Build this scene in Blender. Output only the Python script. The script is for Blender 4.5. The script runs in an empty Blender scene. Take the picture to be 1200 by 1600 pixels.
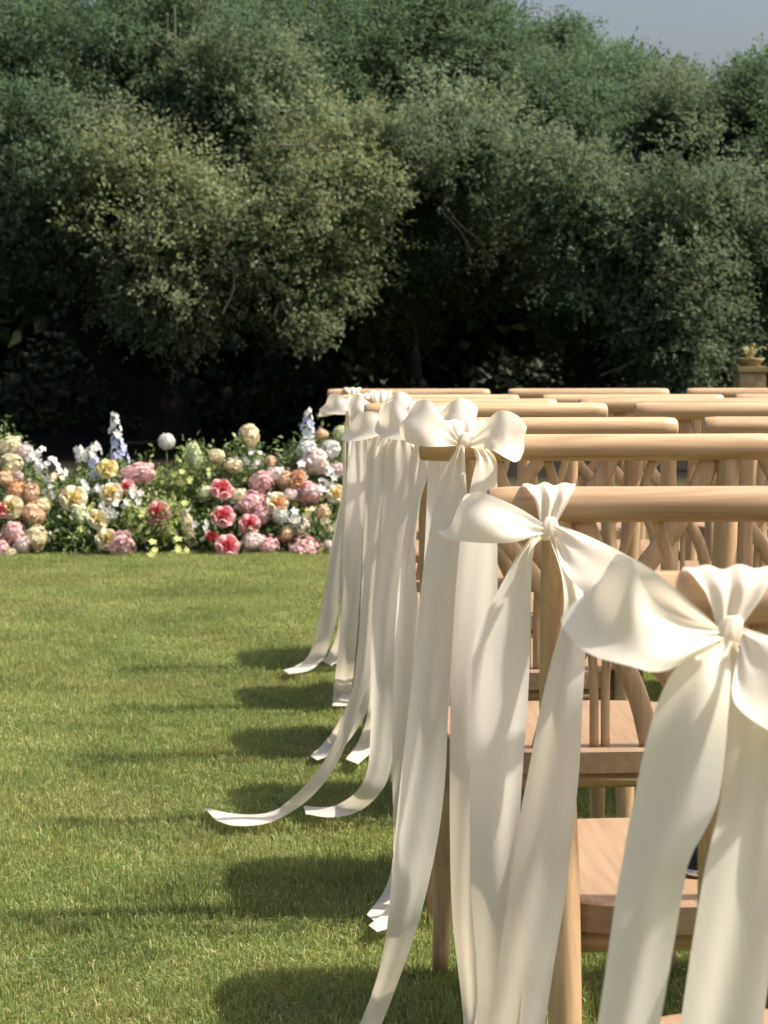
import bpy, bmesh, math, random
import numpy as np
from mathutils import Vector, Matrix

# ------------------------------------------------------------------ camera, world, sun, exposure
random.seed(7)
RNG = np.random.default_rng(11)
SC = bpy.context.scene
COL = SC.collection
F = 3300.0                      # focal length in photo pixels (1200 x 1600)
CAMZ = 1.035
VPX, HY = 398.0, 525.0          # vanishing point of the chair rows
YAW = math.atan((600 - VPX) / F)
PITCH = math.atan((800 - HY) / F)

cam_d = bpy.data.cameras.new("camera")
cam = bpy.data.objects.new("camera", cam_d)
COL.objects.link(cam)
cam.location = (0, 0, CAMZ)
cam.rotation_euler = (math.pi / 2 - PITCH, 0, -YAW)
cam_d.sensor_fit = 'VERTICAL'
cam_d.sensor_height = 36
cam_d.lens = 36 * F / 1600
cam_d.clip_start = 0.05
cam_d.clip_end = 2000
cam_d.dof.use_dof = True
cam_d.dof.focus_distance = 2.8
cam_d.dof.aperture_fstop = 18
SC.camera = cam

SUN_EL, SUN_BACK = math.radians(52), math.radians(5)
to_sun = Vector((math.cos(SUN_EL) * math.cos(SUN_BACK), -math.cos(SUN_EL) * math.sin(SUN_BACK), math.sin(SUN_EL)))
world = bpy.data.worlds.new("World")
SC.world = world
world.use_nodes = True
wn = world.node_tree
bg = wn.nodes["Background"]
sky = wn.nodes.new("ShaderNodeTexSky")
sky.sky_type = 'NISHITA'
sky.sun_disc = False
sky.sun_elevation = SUN_EL
sky.sun_rotation = math.pi / 2 + SUN_BACK
sky.air_density = 1.0
sky.dust_density = 7.0
sky.ozone_density = 1.0
wn.links.new(sky.outputs[0], bg.inputs[0])
bg.inputs[1].default_value = 0.125
sun_d = bpy.data.lights.new("sun", 'SUN')
sun_d.energy = 5.0
sun_d.angle = math.radians(1.6)
sun_d.color = (1.0, 0.93, 0.82)
sun = bpy.data.objects.new("sun", sun_d)
COL.objects.link(sun)
sun.rotation_euler = (-to_sun).to_track_quat('-Z', 'Y').to_euler()
sun.location = (6, -2, 9)
SC.view_settings.view_transform = 'Standard'
SC.view_settings.look = 'None'
SC.view_settings.exposure = 0.52
SC.view_settings.gamma = 1.0
SC.view_settings.use_curve_mapping = False
SC.cycles.max_bounces = 8
SC.cycles.transparent_max_bounces = 8

# ------------------------------------------------------------------ pixel -> world (direction only; distance is given)
_Fv = Vector((math.sin(YAW) * math.cos(PITCH), math.cos(YAW) * math.cos(PITCH), -math.sin(PITCH)))
_Rv = Vector((math.cos(YAW), -math.sin(YAW), 0))
_Uv = _Rv.cross(_Fv)
_rowy = [-5, 1.42, 2.146, 2.87, 3.6, 4.32, 5.05, 5.78, 6.5, 9.5, 60]
_rowz = [0.0, -0.004, 0.002, 0.022, 0.017, 0.019, 0.006, -0.004, -0.006, 0.0, 0.0]

def ground(y):
    return float(np.interp(y, _rowy, _rowz))

def ray(px, py):
    return _Fv + _Rv * ((px - 600) / F) - _Uv * ((py - 800) / F)

def P(px, py, D):
    d = ray(px, py)
    return Vector((0, 0, CAMZ)) + d * (D / d.y)

def G(px, py, lift=0.0):
    d = ray(px, py)
    z = 0.0
    for _ in range(6):
        t = (z + lift - CAMZ) / d.z
        z = ground(t * d.y)
    return Vector((0, 0, CAMZ)) + d * t

# ------------------------------------------------------------------ helpers
def tag(o, label=None, cat=None, group=None, kind=None):
    if label: o["label"] = label
    if cat: o["category"] = cat
    if group: o["group"] = group
    if kind: o["kind"] = kind
    return o

def empty(name, loc=(0, 0, 0), rz=0.0):
    o = bpy.data.objects.new(name, None)
    COL.objects.link(o)
    o.location = loc
    o.rotation_euler = (0, 0, rz)
    o.empty_display_size = 0.05
    return o

def link(name, me, parent=None, mat=None, loc=None):
    o = bpy.data.objects.new(name, me)
    COL.objects.link(o)
    if mat is not None:
        if not me.materials:
            me.materials.append(mat)
        elif me.materials[0] is not mat:
            o.material_slots[0].link = 'OBJECT'
            o.material_slots[0].material = mat
    if parent: o.parent = parent
    if loc is not None: o.location = loc
    return o

def mesh(name, verts, faces, smooth=True, mat=None):
    me = bpy.data.meshes.new(name)
    me.from_pydata([tuple(v) for v in verts], [], faces)
    if smooth:
        me.polygons.foreach_set("use_smooth", [True] * len(me.polygons))
    if mat: me.materials.append(mat)
    me.update()
    return me

def quad_mesh(name, V, nq, attr=None, mat=None, smooth=False):
    """V: (nq*4,3) array, one quad per 4 rows."""
    me = bpy.data.meshes.new(name)
    me.vertices.add(len(V))
    me.vertices.foreach_set("co", np.ascontiguousarray(V, dtype=np.float32).ravel())
    me.loops.add(nq * 4)
    me.loops.foreach_set("vertex_index", np.arange(nq * 4, dtype=np.int32))
    me.polygons.add(nq)
    me.polygons.foreach_set("loop_start", np.arange(0, nq * 4, 4, dtype=np.int32))
    me.polygons.foreach_set("loop_total", np.full(nq, 4, dtype=np.int32))
    if smooth:
        me.polygons.foreach_set("use_smooth", np.ones(nq, dtype=bool))
    me.update(calc_edges=True)
    if attr is not None:
        a = me.attributes.new("rnd", 'FLOAT', 'POINT')
        a.data.foreach_set("value", np.repeat(attr, 4).astype(np.float32))
    if mat: me.materials.append(mat)
    return me

def crom(pts, per=6):
    """Catmull-Rom through a list of vectors (any dimension) -> list of np arrays."""
    p = [np.array(q, dtype=float) for q in pts]
    p = [2 * p[0] - p[1]] + p + [2 * p[-1] - p[-2]]
    out = []
    for i in range(1, len(p) - 2):
        a, b, c, d = p[i - 1], p[i], p[i + 1], p[i + 2]
        for k in range(per):
            t = k / per
            out.append(0.5 * ((2 * b) + (c - a) * t + (2 * a - 5 * b + 4 * c - d) * t * t + (3 * b - a - 3 * c + d) * t ** 3))
    out.append(p[-2])
    return out

def tube(path, n=14, per=5, cap=True, bev=0.0):
    """path: list of (x,y,z,ra,rb): elliptical section, ra along world X-ish side, rb along the other side."""
    pts = crom(path, per) if per > 1 else [np.array(q, float) for q in path]
    verts, faces = [], []
    N = len(pts)
    for i, q in enumerate(pts):
        a, b = pts[max(i - 1, 0)][:3], pts[min(i + 1, N - 1)][:3]
        t = Vector(b - a).normalized()
        ref = Vector((1, 0, 0)) if abs(t.x) < 0.8 else Vector((0, 1, 0))
        s = (ref - t * ref.dot(t)).normalized()
        u = t.cross(s)
        for k in range(n):
            an = 2 * math.pi * k / n
            verts.append(Vector(q[:3]) + s * (math.cos(an) * q[3]) + u * (math.sin(an) * q[4]))
    for i in range(N - 1):
        for k in range(n):
            k2 = (k + 1) % n
            faces.append((i * n + k, i * n + k2, (i + 1) * n + k2, (i + 1) * n + k))
    if cap:
        faces.append(tuple(range(n - 1, -1, -1)))
        faces.append(tuple((N - 1) * n + k for k in range(n)))
    return verts, faces

# ------------------------------------------------------------------ materials
def newmat(name):
    m = bpy.data.materials.new(name)
    m.use_nodes = True
    nt = m.node_tree
    return m, nt, nt.nodes["Principled BSDF"], nt.nodes["Material Output"]

def ramp(nt, stops):
    r = nt.nodes.new("ShaderNodeValToRGB")
    e = r.color_ramp.elements
    while len(e) < len(stops): e.new(0.5)
    for i, (p, c) in enumerate(stops):
        e[i].position = p
        e[i].color = (*c, 1)
    return r

def noise(nt, scale, detail=4, coord='Object', mscale=(1, 1, 1), rough=0.6):
    tc = nt.nodes.new("ShaderNodeTexCoord")
    mp = nt.nodes.new("ShaderNodeMapping")
    mp.inputs['Scale'].default_value = mscale
    nz = nt.nodes.new("ShaderNodeTexNoise")
    nz.inputs['Scale'].default_value = scale
    nz.inputs['Detail'].default_value = detail
    nz.inputs['Roughness'].default_value = rough
    nt.links.new(tc.outputs[coord], mp.inputs[0])
    nt.links.new(mp.outputs[0], nz.inputs[0])
    return nz

def bump(nt, bsdf, src, strength, dist):
    b = nt.nodes.new("ShaderNodeBump")
    b.inputs['Strength'].default_value = strength
    b.inputs['Distance'].default_value = dist
    nt.links.new(src, b.inputs['Height'])
    nt.links.new(b.outputs[0], bsdf.inputs['Normal'])

def wood(name, axis, c0, c1, c2, rough=0.42):
    m, nt, b, out = newmat(name)
    sc = [26, 26, 26]
    sc[axis] = 1.6
    info = nt.nodes.new("ShaderNodeObjectInfo")
    tc = nt.nodes.new("ShaderNodeTexCoord")
    add = nt.nodes.new("ShaderNodeVectorMath"); add.operation = 'ADD'
    mul = nt.nodes.new("ShaderNodeVectorMath"); mul.operation = 'SCALE'
    comb = nt.nodes.new("ShaderNodeCombineXYZ")
    for k in range(3): nt.links.new(info.outputs['Random'], comb.inputs[k])
    nt.links.new(comb.outputs[0], mul.inputs[0]); mul.inputs['Scale'].default_value = 7.0
    nt.links.new(tc.outputs['Object'], add.inputs[0]); nt.links.new(mul.outputs[0], add.inputs[1])
    mp = nt.nodes.new("ShaderNodeMapping"); mp.inputs['Scale'].default_value = sc
    nt.links.new(add.outputs[0], mp.inputs[0])
    nz = nt.nodes.new("ShaderNodeTexNoise")
    nz.inputs['Scale'].default_value = 3.2; nz.inputs['Detail'].default_value = 6; nz.inputs['Roughness'].default_value = 0.62
    nz.inputs['Distortion'].default_value = 0.6
    nt.links.new(mp.outputs[0], nz.inputs[0])
    r = ramp(nt, [(0.28, c0), (0.5, c1), (0.72, c2)])
    nt.links.new(nz.outputs['Fac'], r.inputs[0])
    hsv = nt.nodes.new("ShaderNodeHueSaturation")
    mr = nt.nodes.new("ShaderNodeMapRange")
    mr.inputs['To Min'].default_value = 0.86; mr.inputs['To Max'].default_value = 1.12
    nt.links.new(info.outputs['Random'], mr.inputs[0]); nt.links.new(mr.outputs[0], hsv.inputs['Value'])
    nt.links.new(r.outputs[0], hsv.inputs['Color'])
    nt.links.new(hsv.outputs[0], b.inputs['Base Color'])
    b.inputs['Roughness'].default_value = rough
    b.inputs['Specular IOR Level'].default_value = 0.35
    bump(nt, b, nz.outputs['Fac'], 0.12, 0.001)
    return m

W0, W1, W2 = (0.36, 0.22, 0.12), (0.50, 0.335, 0.195), (0.60, 0.42, 0.265)
M_WX = wood("pale_wood_across", 0, W0, W1, W2)
M_WZ = wood("pale_wood_upright", 2, W0, W1, W2)
M_SEAT = wood("pale_wood_seat", 1, (0.26, 0.165, 0.095), (0.315, 0.205, 0.124), (0.36, 0.24, 0.152), 0.55)

def satin(name):
    m, nt, b, out = newmat(name)
    nz = noise(nt, 3.0, 2)
    r = ramp(nt, [(0.3, (0.87, 0.815, 0.715)), (0.7, (0.90, 0.865, 0.785))])
    nt.links.new(nz.outputs['Fac'], r.inputs[0])
    nt.links.new(r.outputs[0], b.inputs['Base Color'])
    b.inputs['Roughness'].default_value = 0.5
    b.inputs['Specular IOR Level'].default_value = 0.3
    b.inputs['Sheen Weight'].default_value = 0.15
    b.inputs['Anisotropic'].default_value = 0.4
    wv = noise(nt, 60, 3, mscale=(14, 14, 1))
    cr = noise(nt, 16, 4, mscale=(1, 1, .35))
    ad = nt.nodes.new("ShaderNodeMath"); ad.operation = 'MULTIPLY_ADD'
    nt.links.new(cr.outputs['Fac'], ad.inputs[0]); ad.inputs[1].default_value = 5.0
    nt.links.new(wv.outputs['Fac'], ad.inputs[2])
    bump(nt, b, ad.outputs[0], 0.16, 0.0012)
    tr = nt.nodes.new("ShaderNodeBsdfTranslucent")
    tr.inputs[0].default_value = (0.90, 0.79, 0.63, 1)
    mx = nt.nodes.new("ShaderNodeMixShader")
    mx.inputs[0].default_value = 0.38
    nt.links.new(b.outputs[0], mx.inputs[1]); nt.links.new(tr.outputs[0], mx.inputs[2])
    nt.links.new(mx.outputs[0], out.inputs[0])
    return m
M_RIB = satin("ivory_satin")

def leafmat(name, stops, rough=0.5, trans=0.25, tcol=(0.12, 0.17, 0.03), world_scale=0.0, bright=1.0):
    m, nt, b, out = newmat(name)
    at = nt.nodes.new("ShaderNodeAttribute"); at.attribute_name = "rnd"
    r = ramp(nt, stops)
    nt.links.new(at.outputs['Fac'], r.inputs[0])
    col = r.outputs[0]
    if world_scale:
        geo = nt.nodes.new("ShaderNodeNewGeometry")
        nz = nt.nodes.new("ShaderNodeTexNoise")
        nz.inputs['Scale'].default_value = world_scale; nz.inputs['Detail'].default_value = 5; nz.inputs['Roughness'].default_value = 0.72
        nt.links.new(geo.outputs['Position'], nz.inputs[0])
        mr = nt.nodes.new("ShaderNodeMapRange")
        mr.inputs['From Min'].default_value = 0.3; mr.inputs['From Max'].default_value = 0.7
        mr.inputs['To Min'].default_value = 0.55 * bright; mr.inputs['To Max'].default_value = 1.42 * bright
        nt.links.new(nz.outputs['Fac'], mr.inputs[0])
        hs = nt.nodes.new("ShaderNodeHueSaturation")
        nt.links.new(mr.outputs[0], hs.inputs['Value']); nt.links.new(col, hs.inputs['Color'])
        mr2 = nt.nodes.new("ShaderNodeMapRange")
        mr2.inputs['From Min'].default_value = 0.3; mr2.inputs['From Max'].default_value = 0.7
        mr2.inputs['To Min'].default_value = 0.515; mr2.inputs['To Max'].default_value = 0.485
        nt.links.new(nz.outputs['Fac'], mr2.inputs[0]); nt.links.new(mr2.outputs[0], hs.inputs['Hue'])
        col = hs.outputs[0]
        if world_scale > 2:          # dry straw patches in the lawn
            n2 = nt.nodes.new("ShaderNodeTexNoise")
            n2.inputs['Scale'].default_value = 1.5; n2.inputs['Detail'].default_value = 6; n2.inputs['Roughness'].default_value = 0.7
            nt.links.new(geo.outputs['Position'], n2.inputs[0])
            m3 = nt.nodes.new("ShaderNodeMapRange")
            m3.inputs['From Min'].default_value = 0.5; m3.inputs['From Max'].default_value = 0.72; m3.inputs['To Max'].default_value = 0.6
            nt.links.new(n2.outputs['Fac'], m3.inputs[0])
            mxx = nt.nodes.new("ShaderNodeMix"); mxx.data_type = 'RGBA'
            nt.links.new(m3.outputs[0], mxx.inputs[0]); nt.links.new(col, mxx.inputs[6])
            mxx.inputs[7].default_value = (0.38, 0.345, 0.145, 1)
            col = mxx.outputs[2]
    nt.links.new(col, b.inputs['Base Color'])
    b.inputs['Roughness'].default_value = rough
    b.inputs['Specular IOR Level'].default_value = 0.3
    tr = nt.nodes.new("ShaderNodeBsdfTranslucent"); tr.inputs[0].default_value = (*tcol, 1)
    mx = nt.nodes.new("ShaderNodeMixShader"); mx.inputs[0].default_value = trans
    nt.links.new(b.outputs[0], mx.inputs[1]); nt.links.new(tr.outputs[0], mx.inputs[2])
    nt.links.new(mx.outputs[0], out.inputs[0])
    return m

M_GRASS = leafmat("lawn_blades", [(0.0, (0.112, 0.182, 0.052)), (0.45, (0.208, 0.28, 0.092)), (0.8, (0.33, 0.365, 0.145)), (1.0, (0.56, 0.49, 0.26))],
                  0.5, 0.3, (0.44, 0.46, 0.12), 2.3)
M_TREE = [leafmat("sunlit_olive_leaves", [(0, (0.085, 0.125, 0.062)), (0.5, (0.155, 0.20, 0.105)), (1, (0.285, 0.325, 0.185))], 0.75, 0.42, (0.26, 0.28, 0.12), 0.5),  # lighter olive paints the sunlit look into the front boughs
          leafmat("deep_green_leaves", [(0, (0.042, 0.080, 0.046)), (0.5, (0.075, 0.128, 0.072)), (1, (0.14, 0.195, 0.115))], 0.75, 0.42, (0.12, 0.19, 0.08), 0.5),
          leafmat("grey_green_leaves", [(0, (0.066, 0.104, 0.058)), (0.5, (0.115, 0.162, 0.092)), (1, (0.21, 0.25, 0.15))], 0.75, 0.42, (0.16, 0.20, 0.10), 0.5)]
M_WOOD_DARK = leafmat("shade_leaves", [(0, (0.03, 0.045, 0.022)), (1, (0.07, 0.09, 0.045))], 0.55, 0.08, (0.03, 0.05, 0.015))  # leaf colour darkened to paint the gloom beneath the crowns
M_FILL = [leafmat("filler_leaves", [(0, (0.045, 0.08, 0.028)), (0.6, (0.11, 0.16, 0.055)), (1, (0.22, 0.27, 0.10))], 0.45, 0.25, (0.12, 0.2, 0.04)),
          leafmat("fresh_filler_leaves", [(0, (0.11, 0.16, 0.05)), (0.6, (0.24, 0.30, 0.11)), (1, (0.42, 0.46, 0.20))], 0.45, 0.3, (0.22, 0.3, 0.07))]

def plain(name, c, rough=0.5, spec=0.4, nscale=0, var=0.15, metal=0):
    m, nt, b, out = newmat(name)
    if nscale:
        nz = noise(nt, nscale, 5)
        r = ramp(nt, [(0.3, tuple(x * (1 - var) for x in c)), (0.7, tuple(min(1, x * (1 + var)) for x in c))])
        nt.links.new(nz.outputs['Fac'], r.inputs[0]); nt.links.new(r.outputs[0], b.inputs['Base Color'])
        bump(nt, b, nz.outputs['Fac'], 0.4, 0.01)
    else:
        b.inputs['Base Color'].default_value = (*c, 1)
    b.inputs['Roughness'].default_value = rough
    b.inputs['Specular IOR Level'].default_value = spec
    b.inputs['Metallic'].default_value = metal
    return m
M_BARK = plain("dark_bark", (0.018, 0.016, 0.014), 0.9, 0.2, 9, 0.5)
M_TWIG = plain("pale_twig", (0.17, 0.155, 0.12), 0.8, 0.2)
M_STEM = plain("green_stem", (0.12, 0.17, 0.05), 0.6)
M_STONE = plain("tan_stone", (0.33, 0.245, 0.13), 0.85, 0.2, 22, 0.25)
M_BLACK = plain("black_gloss", (0.008, 0.008, 0.009), 0.3)
M_SILVER = plain("silver_trim", (0.75, 0.75, 0.75), 0.25, 0.5, metal=1.0)

def soilmat():
    m, nt, b, out = newmat("lawn_soil")
    nz = noise(nt, 2.2, 8)
    r = ramp(nt, [(0.3, (0.10, 0.115, 0.035)), (0.5, (0.15, 0.165, 0.05)), (0.72, (0.21, 0.20, 0.085))])
    nt.links.new(nz.outputs['Fac'], r.inputs[0])
    geo = nt.nodes.new("ShaderNodeNewGeometry")
    sep = nt.nodes.new("ShaderNodeSeparateXYZ")
    nt.links.new(geo.outputs['Position'], sep.inputs[0])
    mr = nt.nodes.new("ShaderNodeMapRange")
    mr.inputs['From Min'].default_value = 13.0; mr.inputs['From Max'].default_value = 15.5
    nt.links.new(sep.outputs['Y'], mr.inputs[0])
    mx = nt.nodes.new("ShaderNodeMix"); mx.data_type = 'RGBA'
    nt.links.new(mr.outputs[0], mx.inputs[0]); nt.links.new(r.outputs[0], mx.inputs[6])
    mx.inputs[7].default_value = (0.016, 0.013, 0.010, 1)      # leaf litter under the trees, near-black to stand in for their shade
    nt.links.new(mx.outputs[2], b.inputs['Base Color'])
    b.inputs['Roughness'].default_value = 0.95
    b.inputs['Specular IOR Level'].default_value = 0.1
    n2 = noise(nt, 60, 6)
    bump(nt, b, n2.outputs['Fac'], 0.8, 0.02)
    return m

# ------------------------------------------------------------------ ground
ys = sorted(set([-400, -60, -15, -6] + list(np.arange(-4, 13, 0.25)) + [14, 18, 25, 40, 80, 200, 600]))
xs = [-600, -150, -40, -12, -6, -3, 0, 3, 6, 12, 40, 150, 600]
gv = [(x, y, ground(y)) for y in ys for x in xs]
nx = len(xs)
gf = [(j * nx + i, j * nx + i + 1, (j + 1) * nx + i + 1, (j + 1) * nx + i) for j in range(len(ys) - 1) for i in range(nx - 1)]
lawn = link("lawn", mesh("lawn", gv, gf, True), None, soilmat())
tag(lawn, "mown green lawn under the chairs and flowers", "lawn", kind="structure")

# ------------------------------------------------------------------ grass (geometry nodes instances of blade patches)
def grass_patch(seed, nb=1500, R=0.16):
    r = np.random.default_rng(seed)
    rad = R * np.sqrt(r.random(nb)); an = r.random(nb) * 2 * math.pi
    x, y = rad * np.cos(an), rad * np.sin(an)
    h = 0.007 + 0.0105 * r.random(nb) ** 1.3
    lean = 1.25 * h * r.random(nb); la = r.random(nb) * 2 * math.pi
    w = 0.0006 + 0.0007 * r.random(nb); wa = r.random(nb) * math.pi
    wx, wy = np.cos(wa) * w, np.sin(wa) * w
    mx_, my_ = x + 0.35 * lean * np.cos(la), y + 0.35 * lean * np.sin(la)
    tx, ty = x + lean * np.cos(la), y + lean * np.sin(la)
    V = np.zeros((nb, 2, 4, 3))
    V[:, 0, 0] = np.stack([x - wx, y - wy, 0 * x - 0.004], 1); V[:, 0, 1] = np.stack([x + wx, y + wy, 0 * x - 0.004], 1)
    V[:, 0, 2] = np.stack([mx_ + wx, my_ + wy, h * 0.6], 1); V[:, 0, 3] = np.stack([mx_ - wx, my_ - wy, h * 0.6], 1)
    V[:, 1, 0] = V[:, 0, 3]; V[:, 1, 1] = V[:, 0, 2]
    V[:, 1, 2] = np.stack([tx + wx * .2, ty + wy * .2, h * (1 - 0.3 * (lean / h) ** 2)], 1)
    V[:, 1, 3] = np.stack([tx - wx * .2, ty - wy * .2, h * (1 - 0.3 * (lean / h) ** 2)], 1)
    a = np.clip(r.normal(0.42, 0.22, nb), 0, 1)
    a[r.random(nb) < 0.06] = 1.0
    return quad_mesh("grass_patch", V.reshape(-1, 3), nb * 2, np.repeat(a, 2), M_GRASS)

pc = bpy.data.collections.new("grass_patches")
for s in range(6):
    pc.objects.link(bpy.data.objects.new("grass_patch", grass_patch(100 + s)))
pts = []
step = 0.15
for y in np.arange(0.9, 13.6, step):
    half = 1.3 + 0.28 * y
    cx = 0.06 * y
    for x in np.arange(cx - half - 0.9, cx + half + 0.9, step):
        px_, py_ = x + RNG.uniform(-.06, .06), y + RNG.uniform(-.06, .06)
        pts.append((px_, py_, ground(py_)))
gm = bpy.data.meshes.new("lawn_grass"); gm.from_pydata(pts, [], []); gm.materials.append(M_GRASS)
go = link("lawn_grass", gm)
tag(go, "short mown grass blades covering the lawn", "grass", kind="stuff")
ng = bpy.data.node_groups.new("grass_scatter", 'GeometryNodeTree')
ng.interface.new_socket("Geometry", in_out='INPUT', socket_type='NodeSocketGeometry')
ng.interface.new_socket("Geometry", in_out='OUTPUT', socket_type='NodeSocketGeometry')
gi, gout = ng.nodes.new("NodeGroupInput"), ng.nodes.new("NodeGroupOutput")
m2p = ng.nodes.new("GeometryNodeMeshToPoints")
iop = ng.nodes.new("GeometryNodeInstanceOnPoints")
ci = ng.nodes.new("GeometryNodeCollectionInfo")
ci.inputs['Collection'].default_value = pc
ci.inputs['Separate Children'].default_value = True
ci.inputs['Reset Children'].default_value = True
rv = ng.nodes.new("FunctionNodeRandomValue"); rv.data_type = 'FLOAT_VECTOR'
rv.inputs[0].default_value = (-0.06, -0.06, 0); rv.inputs[1].default_value = (0.06, 0.06, 6.283)
rs = ng.nodes.new("FunctionNodeRandomValue"); rs.data_type = 'FLOAT_VECTOR'
rs.inputs[0].default_value = (0.9, 0.9, 0.65); rs.inputs[1].default_value = (1.1, 1.1, 1.6)
rs.inputs['Seed'].default_value = 5
ng.links.new(gi.outputs[0], m2p.inputs[0]); ng.links.new(m2p.outputs[0], iop.inputs['Points'])
ng.links.new(ci.outputs[0], iop.inputs['Instance']); iop.inputs['Pick Instance'].default_value = True
ng.links.new(rv.outputs[0], iop.inputs['Rotation']); ng.links.new(rs.outputs[0], iop.inputs['Scale'])
ng.links.new(iop.outputs[0], gout.inputs[0])
md = go.modifiers.new("scatter", 'NODES'); md.node_group = ng

# ------------------------------------------------------------------ trees
def leaves_at(C, DIR, n_per, L, Wd, r, spray=0.26, rough=0.55):
    """C: twig bases (k,3); DIR: twig directions; n_per leaves along every twig -> quads."""
    k = len(C)
    t = np.tile(np.linspace(0.1, 1, n_per), k)
    base = np.repeat(C, n_per, 0) + np.repeat(DIR, n_per, 0) * (t * spray)[:, None]
    base += r.normal(0, 0.022, base.shape)
    d = np.repeat(DIR, n_per, 0) * 0.7 + r.normal(0, 0.75, base.shape)
    d[:, 2] -= 0.15
    d /= np.linalg.norm(d, axis=1)[:, None]
    up = r.normal(0, rough, base.shape) + np.array([0.5, -0.35, 0.8])
    s = np.cross(d, up); s /= np.linalg.norm(s, axis=1)[:, None] + 1e-9
    nrm = np.cross(s, d)
    ln = L * (0.6 + 0.7 * r.random(len(base)))[:, None]
    wd = Wd * (0.7 + 0.6 * r.random(len(base)))[:, None]
    V = np.zeros((len(base), 4, 3))
    V[:, 0] = base
    V[:, 1] = base + d * ln * 0.45 + s * wd * 0.5 + nrm * wd * 0.12
    V[:, 2] = base + d * ln - nrm * ln * 0.1
    V[:, 3] = base + d * ln * 0.45 - s * wd * 0.5 + nrm * wd * 0.12
    return V.reshape(-1, 3)

def ellipsoid_dirs(n, r):
    v = r.normal(0, 1, (n, 3))
    return v / np.linalg.norm(v, axis=1)[:, None]

def crown(ells, r, clump_r=0.30, dens=1.0, twigs=62, n_per=13, L=0.047, Wd=0.025):
    quads, att, twl = {}, {}, []
    for (c, rad, mi) in ells:
        c = np.array(c); rad = np.array(rad)
        area = 4 * math.pi * ((rad[0] * rad[1]) ** 1.6 / 3 + (rad[0] * rad[2]) ** 1.6 / 3 + (rad[1] * rad[2]) ** 1.6 / 3) ** (1 / 1.6)
        n = int(area / (clump_r ** 2 * 1.25) * dens)
        dr = ellipsoid_dirs(n, r)
        keep = (dr[:, 1] < 0.25) | (r.random(n) < 0.3)
        dr = dr[keep]
        ragged = (r.random(len(dr)) < 0.30) & (c[2] + dr[:, 2] * rad[2] * 1.4 < np.where(c[0] > 1.0, 3.35, 4.4))      # sprays that break the outline
        cc = c + dr * rad * (0.78 + 0.27 * r.random(len(dr)) + ragged * r.uniform(0.1, 0.55, len(dr)))[:, None]
        cc += r.normal(0, 0.07, cc.shape)
        for q, dd in zip(cc, dr):
            cr = clump_r * r.uniform(0.4, 1.45)
            tw = int(twigs * r.uniform(0.6, 1.3))
            e = ellipsoid_dirs(tw, r)
            e[:, 2] *= 0.75
            base = q + e * cr * (0.25 + 0.7 * r.random(tw) ** 0.6)[:, None]
            di = e * 0.8 + dd * 0.6 + r.normal(0, 0.3, e.shape)
            di /= np.linalg.norm(di, axis=1)[:, None]
            quads.setdefault(mi, []).append(leaves_at(base, di, n_per, L, Wd, r, 0.24, 0.45))
            att.setdefault(mi, []).append(np.clip(r.normal(r.uniform(0.1, 0.8), 0.13, tw * n_per), 0, 1))
            if r.random() < 0.16: twl.append((c + dr[0] * 0, q, di[0]))
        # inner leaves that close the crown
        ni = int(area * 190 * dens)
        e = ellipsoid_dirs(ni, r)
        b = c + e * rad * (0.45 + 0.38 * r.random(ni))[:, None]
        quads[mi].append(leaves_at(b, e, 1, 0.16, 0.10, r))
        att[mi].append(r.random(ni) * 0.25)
    return {m: (np.concatenate(quads[m]), np.concatenate(att[m])) for m in quads}, twl

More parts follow.
